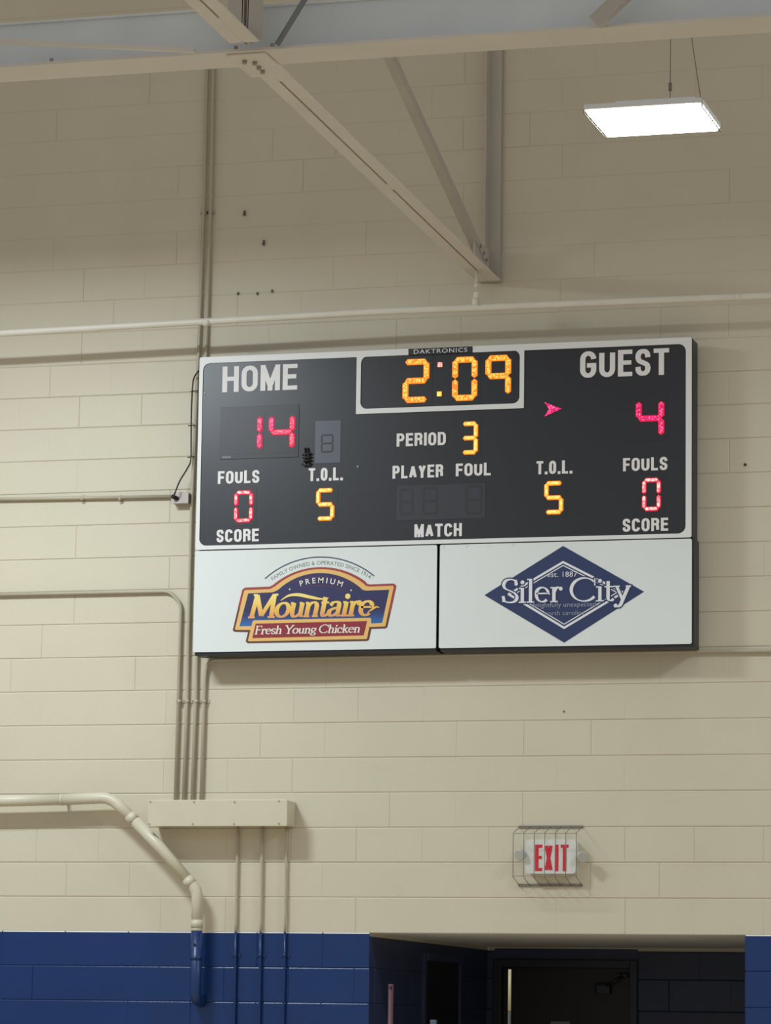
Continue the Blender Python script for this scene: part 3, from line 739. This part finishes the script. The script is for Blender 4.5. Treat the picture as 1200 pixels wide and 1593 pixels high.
# black loose wire caught on the face
x, z_ = bp(478, 711); bm = B()
rn = random.Random(4)
for k in range(3): tube(bm, [(x-.026+.004*k, SY-.010, z_+.012-.02*k), (x, SY-.018, z_+.016-.02*k), (x+.03, SY-.010, z_+.02-.02*k)], .0055, 6)
for k in (-.008, .010): tube(bm, [(x+k-.004, SY-.008, z_+.055), (x+k, SY-.015, z_), (x+k+.002, SY-.008, z_-.04)], .0055, 6)
tube(bm, [(x-.03, SY-.008, z_-.042), (x-.015, SY-.012, z_-.052), (x+.016, SY-.012, z_-.052), (x+.03, SY-.008, z_-.04)], .005, 6)
link('wire_clump', bm, CABLE, SB, label='small tangle of black wire beside the home score')
for px, py in ((319, 612), (557, 726)):
    x, z_ = bp(px, py); bm = B(); tube(bm, [(x, SY-.004, z_), (x, SY, z_)], .006, 8); link('rivet', bm, BOLT, SB)

# ================================================================== SPONSOR SIGNS
mid0, mid1 = bp(679.5, 930)[0], bp(684, 930)[0]
SIGNY = SY
def sign_panel(x0, x1, label):
    t = thing('sponsor_sign', label, 'sign', ((x0+x1)/2, 0, SBOT))
    bm = B(); box(bm, (x0+.008, SY+.006, SBOT-.019), (x1+(.012 if x1 > 0 else 0), -.042, SEAM), .004)
    for xx in (x0+.3, x1-.3): box(bm, (xx-.03, -.042, SBOT+.1), (xx+.03, -.001, SEAM-.1))
    link('cabinet', bm, BLACKM, t)
    bm = B(); prism(bm, rrect(x0, SBOT, x1, SEAM-.003, .010), SY-.004, SY+.006); f = link('sign_face', bm, SIGNW, t)
    return t, f
M1, F1 = sign_panel(SX0-.002, mid0, 'white sign with gold and navy chicken emblem under scoreboard')
M2, F2 = sign_panel(mid1, SX1+.002, 'white sign with navy diamond reading Siler City under scoreboard')
for k in range(4):
    x = bp(690+k*36, 849)[0]; bm = B(); tube(bm, [(x, SY-.0075, SEAM-.012), (x, SY-.004, SEAM-.012)], .007, 8); link('screw', bm, WHITEF, F2)
# --- emblem on the left sign
def L4(pts): return [bp(340+x/4, 860+y/4, SY-.004) for x, y in pts]
def arc3(a, top, b, n=18):
    """arc through three picture points, as a quadratic-like circle"""
    (x1, y1), (x2, y2), (x3, y3) = a, top, b
    D = 2*(x1*(y2-y3)+x2*(y3-y1)+x3*(y1-y2))
    ux = ((x1*x1+y1*y1)*(y2-y3)+(x2*x2+y2*y2)*(y3-y1)+(x3*x3+y3*y3)*(y1-y2))/D
    uy = ((x1*x1+y1*y1)*(x3-x2)+(x2*x2+y2*y2)*(x1-x3)+(x3*x3+y3*y3)*(x2-x1))/D
    r = math.hypot(x1-ux, y1-uy); a0 = math.atan2(y1-uy, x1-ux); a1 = math.atan2(y3-uy, x3-ux); am = math.atan2(y2-uy, x2-ux)
    if a1 < a0: a1 += 2*math.pi
    return [(ux+r*math.cos(a0+(a1-a0)*k/n), uy+r*math.sin(a0+(a1-a0)*k/n)) for k in range(n+1)]
GOLD = mat('emblem_gold', (228, 182, 108), .4)
BROWN = mat('emblem_brown', (98, 58, 48), .4); REDB = mat('emblem_red', (158, 62, 54), .4); REDP = mat('emblem_banner_red', (140, 38, 50), .4)
CREAMT = mat('emblem_pale_letters', (232, 226, 214), .4); GREEN = mat('emblem_green_letters', (96, 122, 112), .4); LINEB = mat('emblem_slate_line', (74, 88, 104), .4); PURP = mat('emblem_plum_line', (92, 42, 84), .4)
def vgrad(name, stops):
    """printed vertical blend in world height"""
    m = bpy.data.materials.new(name); m.use_nodes = True; nt = m.node_tree; N = nt.nodes; Lk = nt.links
    b = N['Principled BSDF']; b.inputs['Roughness'].default_value = .4
    g = N.new('ShaderNodeNewGeometry'); s = N.new('ShaderNodeSeparateXYZ'); Lk.new(g.outputs['Position'], s.inputs[0])
    mr = N.new('ShaderNodeMapRange'); mr.inputs[1].default_value = stops[0][0]; mr.inputs[2].default_value = stops[-1][0]
    Lk.new(s.outputs['Z'], mr.inputs[0]); r = N.new('ShaderNodeValToRGB'); e = r.color_ramp.elements
    z0, z1 = stops[0][0], stops[-1][0]
    e[0].position = 0; e[0].color = (*lin(stops[0][1]), 1); e[1].position = 1; e[1].color = (*lin(stops[-1][1]), 1)
    for z_, cc in stops[1:-1]: k = e.new((z_-z0)/(z1-z0)); k.color = (*lin(cc), 1)
    Lk.new(mr.outputs[0], r.inputs[0]); Lk.new(r.outputs[0], b.inputs['Base Color']); return m
zlo = bp(450, 973)[1]; zmid = bp(450, 950)[1]
NAVYG = vgrad('emblem_navy_blend', [(zlo, (44, 104, 172)), (zmid-.03, (46, 60, 112)), (zmid, (42, 42, 88)), (zmid+.3, (42, 42, 86))])
zt0, zt1 = bp(450, 958)[1], bp(450, 928)[1]
GOLDG = vgrad('emblem_gold_letters', [(zt0, (226, 160, 92)), ((zt0+zt1)/2, (240, 196, 92)), (zt1, (244, 220, 130))])
em = B()
outer = [(160, 220), (172, 216), (318, 211), (340, 200)] + arc3((352, 190), (640, 89), (915, 178)) + [(925, 192), (945, 197), (1088, 191), (1103, 198), (1107, 212), (1052, 462), (1040, 471), (952, 474), (938, 540), (926, 549), (182, 563), (170, 552), (184, 494), (100, 492), (89, 482), (92, 470), (148, 232)]
def plate(name, pts, y, m, parent, th=.0008):
    bm = B(); prism(bm, L4(pts), y, y+th); return link(name, bm, m, parent)
em = plate('emblem', outer, SY-.0052, BROWN, F1, .0012); em['label'] = 'arched gold, red and navy emblem'
up = [p for p in outer if p[1] < 236] 
lo_red = [(160, 220), (172, 216), (318, 211), (340, 200)] + arc3((352, 190), (640, 89), (915, 178)) + [(925, 192), (945, 197), (1088, 191), (1103, 198), (1107, 212), (1072, 370), (1040, 380), (640, 300), (150, 350), (122, 340), (148, 232)]
plate('red_edge', lo_red, SY-.0058, REDB, em)
gold = [(170, 232), (322, 226), (345, 214)] + arc3((360, 204), (640, 102), (905, 192)) + [(918, 206), (942, 211), (1086, 205), (1092, 212), (1040, 455), (1034, 459), (940, 462), (926, 532), (920, 537), (192, 551), (184, 547), (200, 480), (108, 480), (104, 474), (160, 240)]
plate('gold_band', gold, SY-.0064, GOLD, em)
inn = [(186, 253), (340, 246), (366, 234)] + arc3((378, 226), (640, 126), (880, 214)) + [(898, 230), (920, 236), (1064, 230), (1020, 436), (952, 440), (950, 408), (944, 404), (222, 420), (212, 428), (206, 456), (132, 458)]
plate('navy_field', inn, SY-.0070, NAVYG, em)
ban = [(232, 441), (926, 425), (905, 514), (212, 531)]
plate('banner', ban, SY-.0072, REDP, em)
def textline(pts):     # two picture points -> x0, z0, x1 and rise
    (xa, za), (xb, zb_) = [bp(340+x/4, 860+y/4, SY-.004) for x, y in pts]
    return xa, za, xb, zb_
bm = B(); xa, za, xb, zb_ = textline([(186, 402), (955, 388)])
Hm = abs(bp(340+280/4, 860+262/4)[1]-bp(340+280/4, 860+400/4)[1])
serif(bm, 'Mountaire', xa, (za+zb_)/2, xb, Hm, SY-.0082, thick=.215, thin=.085, slant=.20, track=.0)
link('lettering', bm, GOLDG, em); bm = B()
# swash over the name and the tail of the last letter
sw = [bp(340+x/4, 860+y/4) for x, y in crom([(390, 298), (440, 268), (500, 262), (570, 276), (640, 288), (690, 282)], 6)]
ribbon(bm, sw, lambda a_, s: .003+.017*math.sin(math.pi*min(1, s*.97+.02)), SY-.0094, .0006); link('swash', bm, GOLDG, em); bm = B()
sw = [bp(340+x/4, 860+y/4) for x, y in crom([(930, 372), (960, 352), (985, 338), (1006, 342)], 5)]
ribbon(bm, sw, lambda a_, s: .003+.010*math.sin(math.pi*min(1, s)), SY-.0094, .0006)
link('tail_stroke', bm, GOLDG, em)
bm = B(); xa, za, xb, zb_ = textline([(226, 507), (880, 494)])
Hf = abs(bp(340+240/4, 860+458/4)[1]-bp(340+240/4, 860+508/4)[1])
serif(bm, 'Fresh Young Chicken', xa, (za+zb_)/2, xb, Hf, SY-.0080, thick=.19, thin=.08, slant=.20, track=.01)
link('lettering', bm, CREAMT, em)
def arc_place(a, top, b, off=0.0):
    """line of small letters along a circle through three points of the sign face"""
    (x1, y1), (x2, y2), (x3, y3) = [bp(340+x/4, 860+y/4) for x, y in (a, top, b)]
    D = 2*(x1*(y2-y3)+x2*(y3-y1)+x3*(y1-y2))
    ux = ((x1*x1+y1*y1)*(y2-y3)+(x2*x2+y2*y2)*(y3-y1)+(x3*x3+y3*y3)*(y1-y2))/D
    uy = ((x1*x1+y1*y1)*(x3-x2)+(x2*x2+y2*y2)*(x1-x3)+(x3*x3+y3*y3)*(x2-x1))/D
    r = math.hypot(x1-ux, y1-uy); am = math.atan2(y2-uy, x2-ux)
    return lambda u, v: (ux+(r+v)*math.cos(am-u/r), uy+(r+v)*math.sin(am-u/r))
bm = B(); font_shape(bm, 'P R E M I U M', arc_place((478, 222), (642, 188), (800, 226)), .046, 1.0, 1.0, .0006, SY-.0080); link('lettering', bm, CREAMT, em)
for px, py in ((446, 228), (828, 234)):
    bm = B(); x, z_ = bp(340+px/4, 860+py/4); prism(bm, [(x+.005*math.cos(k), z_+.005*math.sin(k)) for k in range(6)], SY-.008, SY-.0074); link('dot', bm, CREAMT, em)
bm = B(); font_shape(bm, '\u00b7 FAMILY OWNED & OPERATED SINCE 1914 \u00b7', arc_place((330, 180), (640, 74), (940, 162)), .0335, 1.04, .985, 0, SY-.0046)
link('lettering', bm, GREEN, em)
bm = B(); ribbon(bm, [bp(340+x/4, 860+y/4) for x, y in arc3((291, 162), (635, 27), (971, 145), 24)], .0075, SY-.0050, .0008)
link('arched_line', bm, LINEB, em)
bm = B(); ribbon(bm, [bp(340+x/4, 860+y/4) for x, y in arc3((440, 200), (640, 150), (850, 205), 20)], .004, SY-.0076, .0005)
ribbon(bm, [bp(340+x/4, 860+y/4) for x, y in arc3((480, 240), (640, 205), (800, 246), 20)], .004, SY-.0076, .0005)
link('plum_line', bm, PURP, em)
# --- diamond on the right sign
DNAVY = mat('diamond_navy', (44, 56, 96), .35); DTXT = mat('diamond_white', (226, 226, 228), .45)
def L2(pts): return [bp(740+x/4.2857, 840+y/4.2857, SY-.004) for x, y in pts]
bm = B(); prism(bm, L2([(60, 368), (585, 40), (1125, 345), (592, 685)]), SY-.0052, SY-.004); dm = link('diamond', bm, DNAVY, F2, label='navy diamond emblem')
bm = B()
for pts, w_ in (([(222, 362), (585, 148), (985, 350), (592, 586), (222, 362)], .013), ([(258, 364), (585, 170), (945, 350), (592, 562), (258, 364)], .0055)):
    P = L2(pts)
    for i in range(4): ribbon(bm, [P[i], P[i+1]], w_, SY-.0058-i*1e-5, .0006, cap=w_*.3)
link('outline', bm, DTXT, dm)
def sc(bm, grow, y):
    Hs = abs(bp(740+375/4.2857, 840+258/4.2857)[1]-bp(740+375/4.2857, 840+412/4.2857)[1])
    (xa, za), (xb, zb_) = L2([(180, 416), (578, 412)]); serif(bm, 'Siler', xa, (za+zb_)/2, xb, Hs, y, thick=.15, thin=.05, track=.03, grow=grow)
def sc2(bm, grow, y):
    Hs = abs(bp(740+375/4.2857, 840+258/4.2857)[1]-bp(740+375/4.2857, 840+412/4.2857)[1])
    (xa, za), (xb, zb_) = L2([(635, 408), (1035, 404)]); serif(bm, 'City', xa, (za+zb_)/2, xb, Hs, y, thick=.15, thin=.05, track=.0, grow=grow)
for fn in (sc, sc2):
    bm = B(); fn(bm, .014, SY-.0066); link('letter_outline', bm, DNAVY, dm)
    bm = B(); fn(bm, .0, SY-.0074); link('lettering', bm, DTXT, dm)
def line_place(px, py):
    x, z_ = bp(740+px/4.2857, 840+py/4.2857); return lambda u, v: (x+u, z_+v)
bm = B()
font_shape(bm, 'est. 1887', line_place(580, 247), .044, 1.05, 1.06, 0, SY-.0086)
link('lettering', bm, DTXT, dm)
DTX2 = mat('diamond_faint_letters', (150, 156, 176), .45)
bm = B()
font_shape(bm, 'delightfully unexpected', line_place(590, 447), .040, 1.0, 1.04, 0, SY-.0086); link('lettering', bm, DTX2, dm); bm = B()
font_shape(bm, 'north carolina', line_place(596, 502), .038, 1.05, 1.04, 0, SY-.0086)
link('lettering', bm, DTX2, dm)

# ================================================================== CONDUITS, BOXES AND CABLES
CR = .0108
def conduit(pts_px, label, y=-.022, r=CR, rad=.14, straps=(), name='conduit', m=None, group=None):
    """round wall conduit through picture points on its own plane"""
    P = [at(px, py, y) for px, py in pts_px]
    t = thing(name, label, 'conduit', (P[-1].x, 0, min(p.z for p in P)), group)
    bm = B(); tube(bm, bend(P, rad) if len(P) > 2 else P, r, 12); link('tubing', bm, m or CONC, t)
    for px, py in straps:
        q = at(px, py, y); bm = B()
        box(bm, (q.x-r-.016, -.006, q.z-.010), (q.x+r+.016, -.001, q.z+.010)); tube(bm, [(q.x, y, q.z-.010), (q.x, y, q.z+.010)], r+.002, 12)
        link('strap', bm, m or CONC, t)
    return t
conduit([(-90, 927), (264, 919.5), (282, 940), (273, 1245)], 'conduit from the left turning down at a bend left of the sponsor signs', straps=((279, 1091),), rad=.10)
conduit([(331, -380), (325.5, -60), (318, 300), (309.5, 540), (298, 800), (291, 1091), (285.5, 1245)], 'tall conduit along the left edge of the scoreboard, left of the upper pair', straps=((291.5, 1091), (317, 330)), rad=.4)
conduit([(340.5, -380), (335, -60), (328.5, 300), (321, 540), (311, 850), (304.5, 1091), (299, 1245)], 'conduit passing behind the scoreboard, right of the upper pair', straps=((305.5, 1091), (327.5, 330)), rad=.4)
conduit([(2100, 1003), (1300, 1011.5), (1100, 1013), (700, 1019), (322, 1026.5), (318.5, 1062), (317.5, 1091), (313, 1245)], 'conduit running under the scoreboard and bending down at its left end', straps=((318, 1091),), rad=.13)
# feed conduit with outlet box on the left
yb = -.022
c0, c1 = at(-90, 778, yb), at(262, 772.5, yb)
t = thing('conduit', 'straight conduit at left ending at the small outlet box', 'conduit', (c1.x, 0, c1.z-.02))
bm = B(); tube(bm, [c0, c1 + Vector((.02, 0, 0))], CR, 12); link('tubing', bm, CONC, t)
for px in (128, 187):
    bm = B(); q = at(px, 775.5, yb); box(bm, (q.x-.009, -.006, q.z-.028), (q.x+.009, -.001, q.z+.024)); tube(bm, [(q.x-.009, yb, q.z), (q.x+.009, yb, q.z)], CR+.002, 12)
    link('strap', bm, CONC, t)
q0, q1 = at(268, 785, -.05), at(294, 766, -.05)
t = thing('outlet_box', 'small grey outlet box beside the left edge of the scoreboard', 'electrical box', ((q0.x+q1.x)/2, 0, q0.z))
bm = B(); box(bm, (q0.x, -.060, q0.z+.006), (q1.x, -.001, q1.z), .004); link('box_body', bm, BOXG, t)
bm = B(); box(bm, (q0.x-.003, -.065, q0.z+.004), (q1.x+.003, -.060, q1.z+.003), .002); cv = link('cover_plate', bm, BOXG, t)
p = at(273, 774, -.075); bm = B(); tube(bm, [(p.x+.01, -.065, p.z-.006), (p.x-.012, -.10, p.z+.004)], .013, 10)
link('cable_plug', bm, CABLE, t, label='black cable plug')
K = [at(*a) for a in ((271, 771, -.10), (273, 765, -.11), (280, 748, -.09), (292, 728, -.06), (297, 715, -.05), (297.5, 680, -.045), (298, 640, -.045), (299.5, 605, -.045), (302, 588, -.05), (309, 577, -.10))]
bm = B()
kk = []
for i in range(len(K)-1):
    a0, b0, c0_, d0 = K[max(0, i-1)], K[i], K[i+1], K[min(len(K)-1, i+2)]
    for s in range(5):
        u = s/5; kk.append(0.5*((2*b0)+(c0_-a0)*u+(2*a0-5*b0+4*c0_-d0)*u*u+(3*b0-a0-3*c0_+d0)*u**3))
kk.append(K[-1]); tube(bm, kk, .0048, 8)
t = tag(link('power_cable', bm, CABLE), 'thin black cable from the outlet box up to the scoreboard edge', 'cable')
for px, py, lb in ((303, 608.5, 'top'), (299, 662, 'middle'), (298, 711, 'lowest')):
    a, b = at(px-6, py+.5, -.047), at(px+5, py-.5, -.047); bm = B()
    tube(bm, [a, (a+b)/2+Vector((0, -.004, 0)), b], .0032, 6)
    tag(link('cable_tie', bm, CABLE), 'black cable tie on the conduit, %s of three left of the scoreboard' % lb, 'cable tie', 'cable ties by the scoreboard')
# wireway
q0, q1 = at(230, 1286, -.17), at(447.5, 1243.5, -.17)
WZ0, WZ1 = (at(230, 1286.5, -.17).z+at(447, 1284, -.17).z)/2, (at(230, 1245, -.17).z+at(447, 1243.5, -.17).z)/2
t = thing('wireway', 'long cream metal wireway box where the conduits meet', 'electrical box', ((q0.x+q1.x)/2, 0, WZ0))
bm = B(); box(bm, (q0.x+.006, -.160, WZ0+.006), (q1.x-.002, -.001, WZ1-.004), .004); link('trough', bm, PIPEC, t)
bm = B(); box(bm, (q0.x, -.172, WZ0), (q1.x, -.160, WZ1), .003); cover = link('cover', bm, PIPEC, t)
for px, py in ((234, 1247), (302, 1247.5), (365, 1247.5), (434, 1246), (232, 1281.5), (300, 1281.5), (364, 1281.5), (434, 1281)):
    q = at(px, py, -.172); bm = B(); tube(bm, [(q.x, -.177, q.z), (q.x, -.172, q.z)], .0048, 8); link('screw', bm, BOLT, cover)
# thin conduits below the wireway; the lower lengths are painted blue like the wall
def drop(x0, x1, y1, label, r, wob=0.0):
    a = at(x0, 1292, -.02); zc_ = zc(0)
    t = thing('conduit', label, 'conduit', (a.x, 0, 0))
    up = []; dn = []; n = 12
    bx = at(x1, y1, -.02).x
    za = WZ0+.006; sl = (bx-a.x)/(a.z-at(x1, y1, -.02).z)
    for k in range(n+1):
        z_ = za + (zc_-za)*k/n; up.append((a.x+sl*(a.z-z_)+wob*math.sin(k*2.1), -.02, z_))
    bm = B(); tube(bm, up, r, 10); link('tubing', bm, CONC, t)
    xl = up[-1][0]
    for k in range(n+1):
        z_ = zc_ + (.04-zc_)*k/n; dn.append((xl+sl*(zc_-z_)*.6+wob*math.sin(k*1.7), -.02, z_))
    bm = B(); tube(bm, dn, r, 10); link('painted_tubing', bm, PIPEB, t, label='blue-painted lower length')
    q = at(x1, 1486, -.02); bm = B(); box(bm, (q.x-.03, -.006, q.z-.010), (q.x+.03, -.001, q.z+.010)); tube(bm, [(xl, -.02, q.z-.01), (xl, -.02, q.z+.01)], r+.002, 10); link('strap', bm, PIPEB, t)
drop(370, 366, 1500, 'leftmost thin conduit dropping below the wireway', .0085)
drop(408, 405, 1500, 'middle thin conduit dropping below the wireway', .0085)
drop(446, 442.5, 1500, 'rightmost thin wavy line dropping below the wireway', .0075, .0012)
# big drain pipe
DY = -.105; R = .034
t = thing('drain_pipe', 'thick cream plastic pipe bending down from the left into the blue wall', 'pipe', (at(306, 1450, DY).x, 0, at(306, 1590, DY).z))
P = {k: at(*v, DY) for k, v in dict(a=(-90, 1248.5), b=(95, 1244), c=(158, 1242.5), d=(210, 1277), e=(291, 1367), f=(306, 1402), g=(306.5, 1444), h=(307, 1452)).items()}
bm = B(); tube(bm, [P['a'], P['b']], R, 18); link('pipe_length', bm, PIPEC, t)
bm = B(); tube(bm, [P['b'], P['b']+Vector((.014, 0, 0))], R+.0014, 18); box(bm, (P['b'].x, DY, P['b'].z-.03), (P['b'].x+.014, -.001, P['b'].z+.03)); link('strap', bm, PIPEC, t)
el = [P['b']] + bend([P['b'], at(172, 1241, DY), P['d']], .16)[1:]
bm = B(); tube(bm, el, R, 18); tube(bm, [P['d']+(el[-2]-el[-1]).normalized()*.05, P['d']], R+.0014, 18); link('elbow', bm, PIPEC, t)
bm = B(); tube(bm, [P['d'], at(250, 1319, DY), P['e']], R, 18); link('pipe_length', bm, PIPEC, t)
el = bend([P['e'], at(307, 1385, DY), P['g']], .16)
bm = B(); tube(bm, el, R, 18); d_ = (el[1]-el[0]).normalized(); tube(bm, [P['e'], P['e']+d_*.05], R+.0014, 18); tube(bm, [P['g']+Vector((0, 0, .05)), P['g']], R+.0014, 18)
link('elbow', bm, PIPEC, t)
zl = zc(0)+.002; gx = P['g'].x
bm = B(); tube(bm, [P['g'], (gx, DY, zl)], R, 18); link('pipe_length', bm, PIPEC, t)
zend = at(307, 1563, DY).z
bm = B(); tube(bm, bend([(gx, DY, zl), (gx, DY, zend+.035), (gx, -.003, zend+.02)], .06), R, 18); 
for zz_ in (at(307, 1490, DY).z,): tube(bm, [(gx, DY, zz_-.012), (gx, DY, zz_+.012)], R+.003, 18)
link('painted_pipe', bm, PIPEB, t, label='blue-painted lower length turning into the wall')
bm = B(); q = at(303, 1469, DY-.034); tube(bm, [(q.x, DY-.040, q.z), (q.x, DY-.028, q.z)], .007, 8); link('screw', bm, CABLE, t)

# ================================================================== EXIT SIGN AND ITS GUARD
EY = -.075
a, b = at(818, 1306, EY), at(896, 1359, EY)
ex0, ex1, ez1, ez0 = a.x, b.x, a.z, b.z
t = thing('exit_sign', 'white illuminated EXIT sign with red letters above the doorway', 'exit sign', ((ex0+ex1)/2, 0, ez0))
bm = B(); prism(bm, rrect(ex0, ez0, ex1, ez1, .022), EY+.012, -.001); link('housing', bm, SIGNP, t)
bm = B(); prism(bm, rrect(ex0, ez0, ex1, ez1, .022), EY, EY+.0115); fc = link('face_plate', bm, EXITG, t)
bm = B(); l0, l1 = at(832.5, 1355, EY), at(885, 1314, EY)
gothic(bm, 'EXIT', l0.x, l0.z, l1.x, l1.z, .0212, EY-.0016, .0016, gap=.55); link('lettering', bm, REDL, fc, label='red word EXIT')
for px, py, s in ((810, 1330, -1), (906, 1333, 1)):
    q = at(px, py, -.085); bm = B()
    ax = Vector((.35*s, -.85, -.25)).normalized()
    tube(bm, [q - ax*.035, q - ax*.02, q + ax*.012, q + ax*.016], [.012, .030, .034, .030], 16)
    lh = link('lamp_head', bm, LAMPG, t)
    bm = B(); tube(bm, [(ex0+.002 if s < 0 else ex1-.002, -.04, (ez0+ez1)/2-.005), q - ax*.03], .010, 10); link('lamp_arm', bm, LAMPG, lh)
# wire guard
t = thing('wire_guard', 'grey wire guard cage bolted over the EXIT sign', 'wire guard', ((ex0+ex1)/2, 0, at(850, 1377).z))
gz1, gz0 = at(857, 1285.5).z, at(857, 1377.5).z
gx0, gx1 = at(808, 1286).x, at(907.5, 1286).x
GYF = -.155
fz1, fz0 = at(850, 1295.5, GYF).z, at(850, 1364, GYF).z
for za_, zb2 in ((gz1-.010, gz1+.004), (gz0-.006, gz0+.009)):
    bm = B(); box(bm, (gx0, -.008, za_), (gx1, -.001, zb2), .001); link('mounting_rail', bm, WIREM, t)
for k in range(7):
    xx = gx0 + .004 + (gx1-gx0-.008)*k/6; bm = B()
    tube(bm, bend([(xx, -.008, gz1-.004), (xx, GYF, fz1), (xx, GYF, fz0), (xx, -.008, gz0+.002)], .015, 4), .0022, 6); link('guard_wire', bm, WIREM, t)
for zz_ in (fz1-.004, fz0+.004):
    bm = B(); tube(bm, [(gx0+.004, GYF, zz_), (gx1-.004, GYF, zz_)], .0016, 6); link('cross_wire', bm, WIREM, t)

# ================================================================== SMALL THINGS ON THE WALL
def anchor(px, py, label, m, s=1.0):
    q = at(px, py); bm = B()
    box(bm, (q.x-.006*s, -.012, q.z-.016*s), (q.x+.006*s, -.0005, q.z+.016*s), .002); tube(bm, [(q.x-.008*s, -.014, q.z-.008*s), (q.x+.008*s, -.014, q.z-.004*s)], .004*s, 6)
    tag(link('wall_anchor', bm, m), label, 'wall anchor', 'old anchors left in the block wall')
RUST = mat('old_anchor_metal', (98, 90, 82), .6)
anchor(381, 332, 'upper of two small dark anchors on the upper wall right of the conduits', RUST)
for _px, _py, _lb in ((371, 457, 'leftmost'), (401, 457, 'middle'), (424, 453, 'rightmost')):
    anchor(_px, _py, _lb + ' of three tiny stubs in a row just above the white pipe', RUST, .6)
anchor(411, 378, 'lower of two small dark anchors on the upper wall right of the conduits', RUST)
q = at(1160, 723); bm = B(); tube(bm, [(q.x, -.008, q.z), (q.x, -.0005, q.z)], .0085, 6)
tag(link('wall_plug', bm, CABLE), 'small black plug in the wall right of the scoreboard', 'wall plug')
q = at(878, 1107); bm = B(); tube(bm, [(q.x, -.004, q.z), (q.x, -.0005, q.z)], .006, 8)
tag(link('wall_plug', bm, RUST), 'tiny grey plug in the wall under the diamond sign', 'wall plug')

# ================================================================== POSTS BY THE DOORWAY
MY = -.25
q = at(608.5, 1531, MY)
t = thing('maroon_post', 'slim maroon post with a hole near its top at the left side of the doorway', 'post', (q.x, MY, 0))
bm = B(); tube(bm, [(q.x, MY, 0.02), (q.x, MY, q.z)], .0155, 14); link('post', bm, MAROON, t)
bm = B(); tube(bm, [(q.x+.003, MY-.0175, q.z-.020), (q.x+.003, MY-.008, q.z-.020)], .008, 10); link('pin_hole', bm, CABLE, t, label='dark hole near the top')
bm = B(); tube(bm, [(q.x, MY, 0), (q.x, MY, .02)], .10, 20); link('base_plate', bm, MAROON, t)
GYP = .30
q = at(675, 1586.5, GYP)
t = thing('grey_post', 'grey post just showing at the bottom edge between the maroon post and the pale pole', 'post', (q.x, GYP, 0))
bm = B(); box(bm, (q.x-.018, GYP-.018, .02), (q.x+.018, GYP+.018, q.z), .003); link('post', bm, GREYP, t)
bm = B(); tube(bm, [(q.x, GYP, 0), (q.x, GYP, .02)], .09, 20); link('base_plate', bm, GREYP, t)
UY = -.30
q = at(793.5, 1508, UY); q2 = at(793.5, 1572, UY)
t = thing('upright_pole', 'thin pole, pale above and dark below, standing in front of the dark door', 'pole', (q.x, UY, 0))
bm = B(); tube(bm, [(q.x, UY, q2.z), (q.x, UY, q.z)], .0092, 10); link('pale_length', bm, PALE, t, label='pale upper length')
bm = B(); tube(bm, [(q.x, UY, 0.02), (q.x, UY, q2.z)], .0092, 10); link('dark_length', bm, mat('dark_pole', (84, 82, 78), .5), t, label='dark lower length')
bm = B(); tube(bm, [(q.x, UY, 0), (q.x, UY, .02)], .09, 20); link('base_plate', bm, STEELD, t)
q = at(872, 1590, DEEP+.045); bm = B(); box(bm, (q.x-.065, DEEP+.047, q.z-.2), (q.x+.065, DEEP+.0498, q.z+.004))
tag(link('paper_notice', bm, PAPER), 'pale notice on the dark door, only its top edge showing', 'notice')
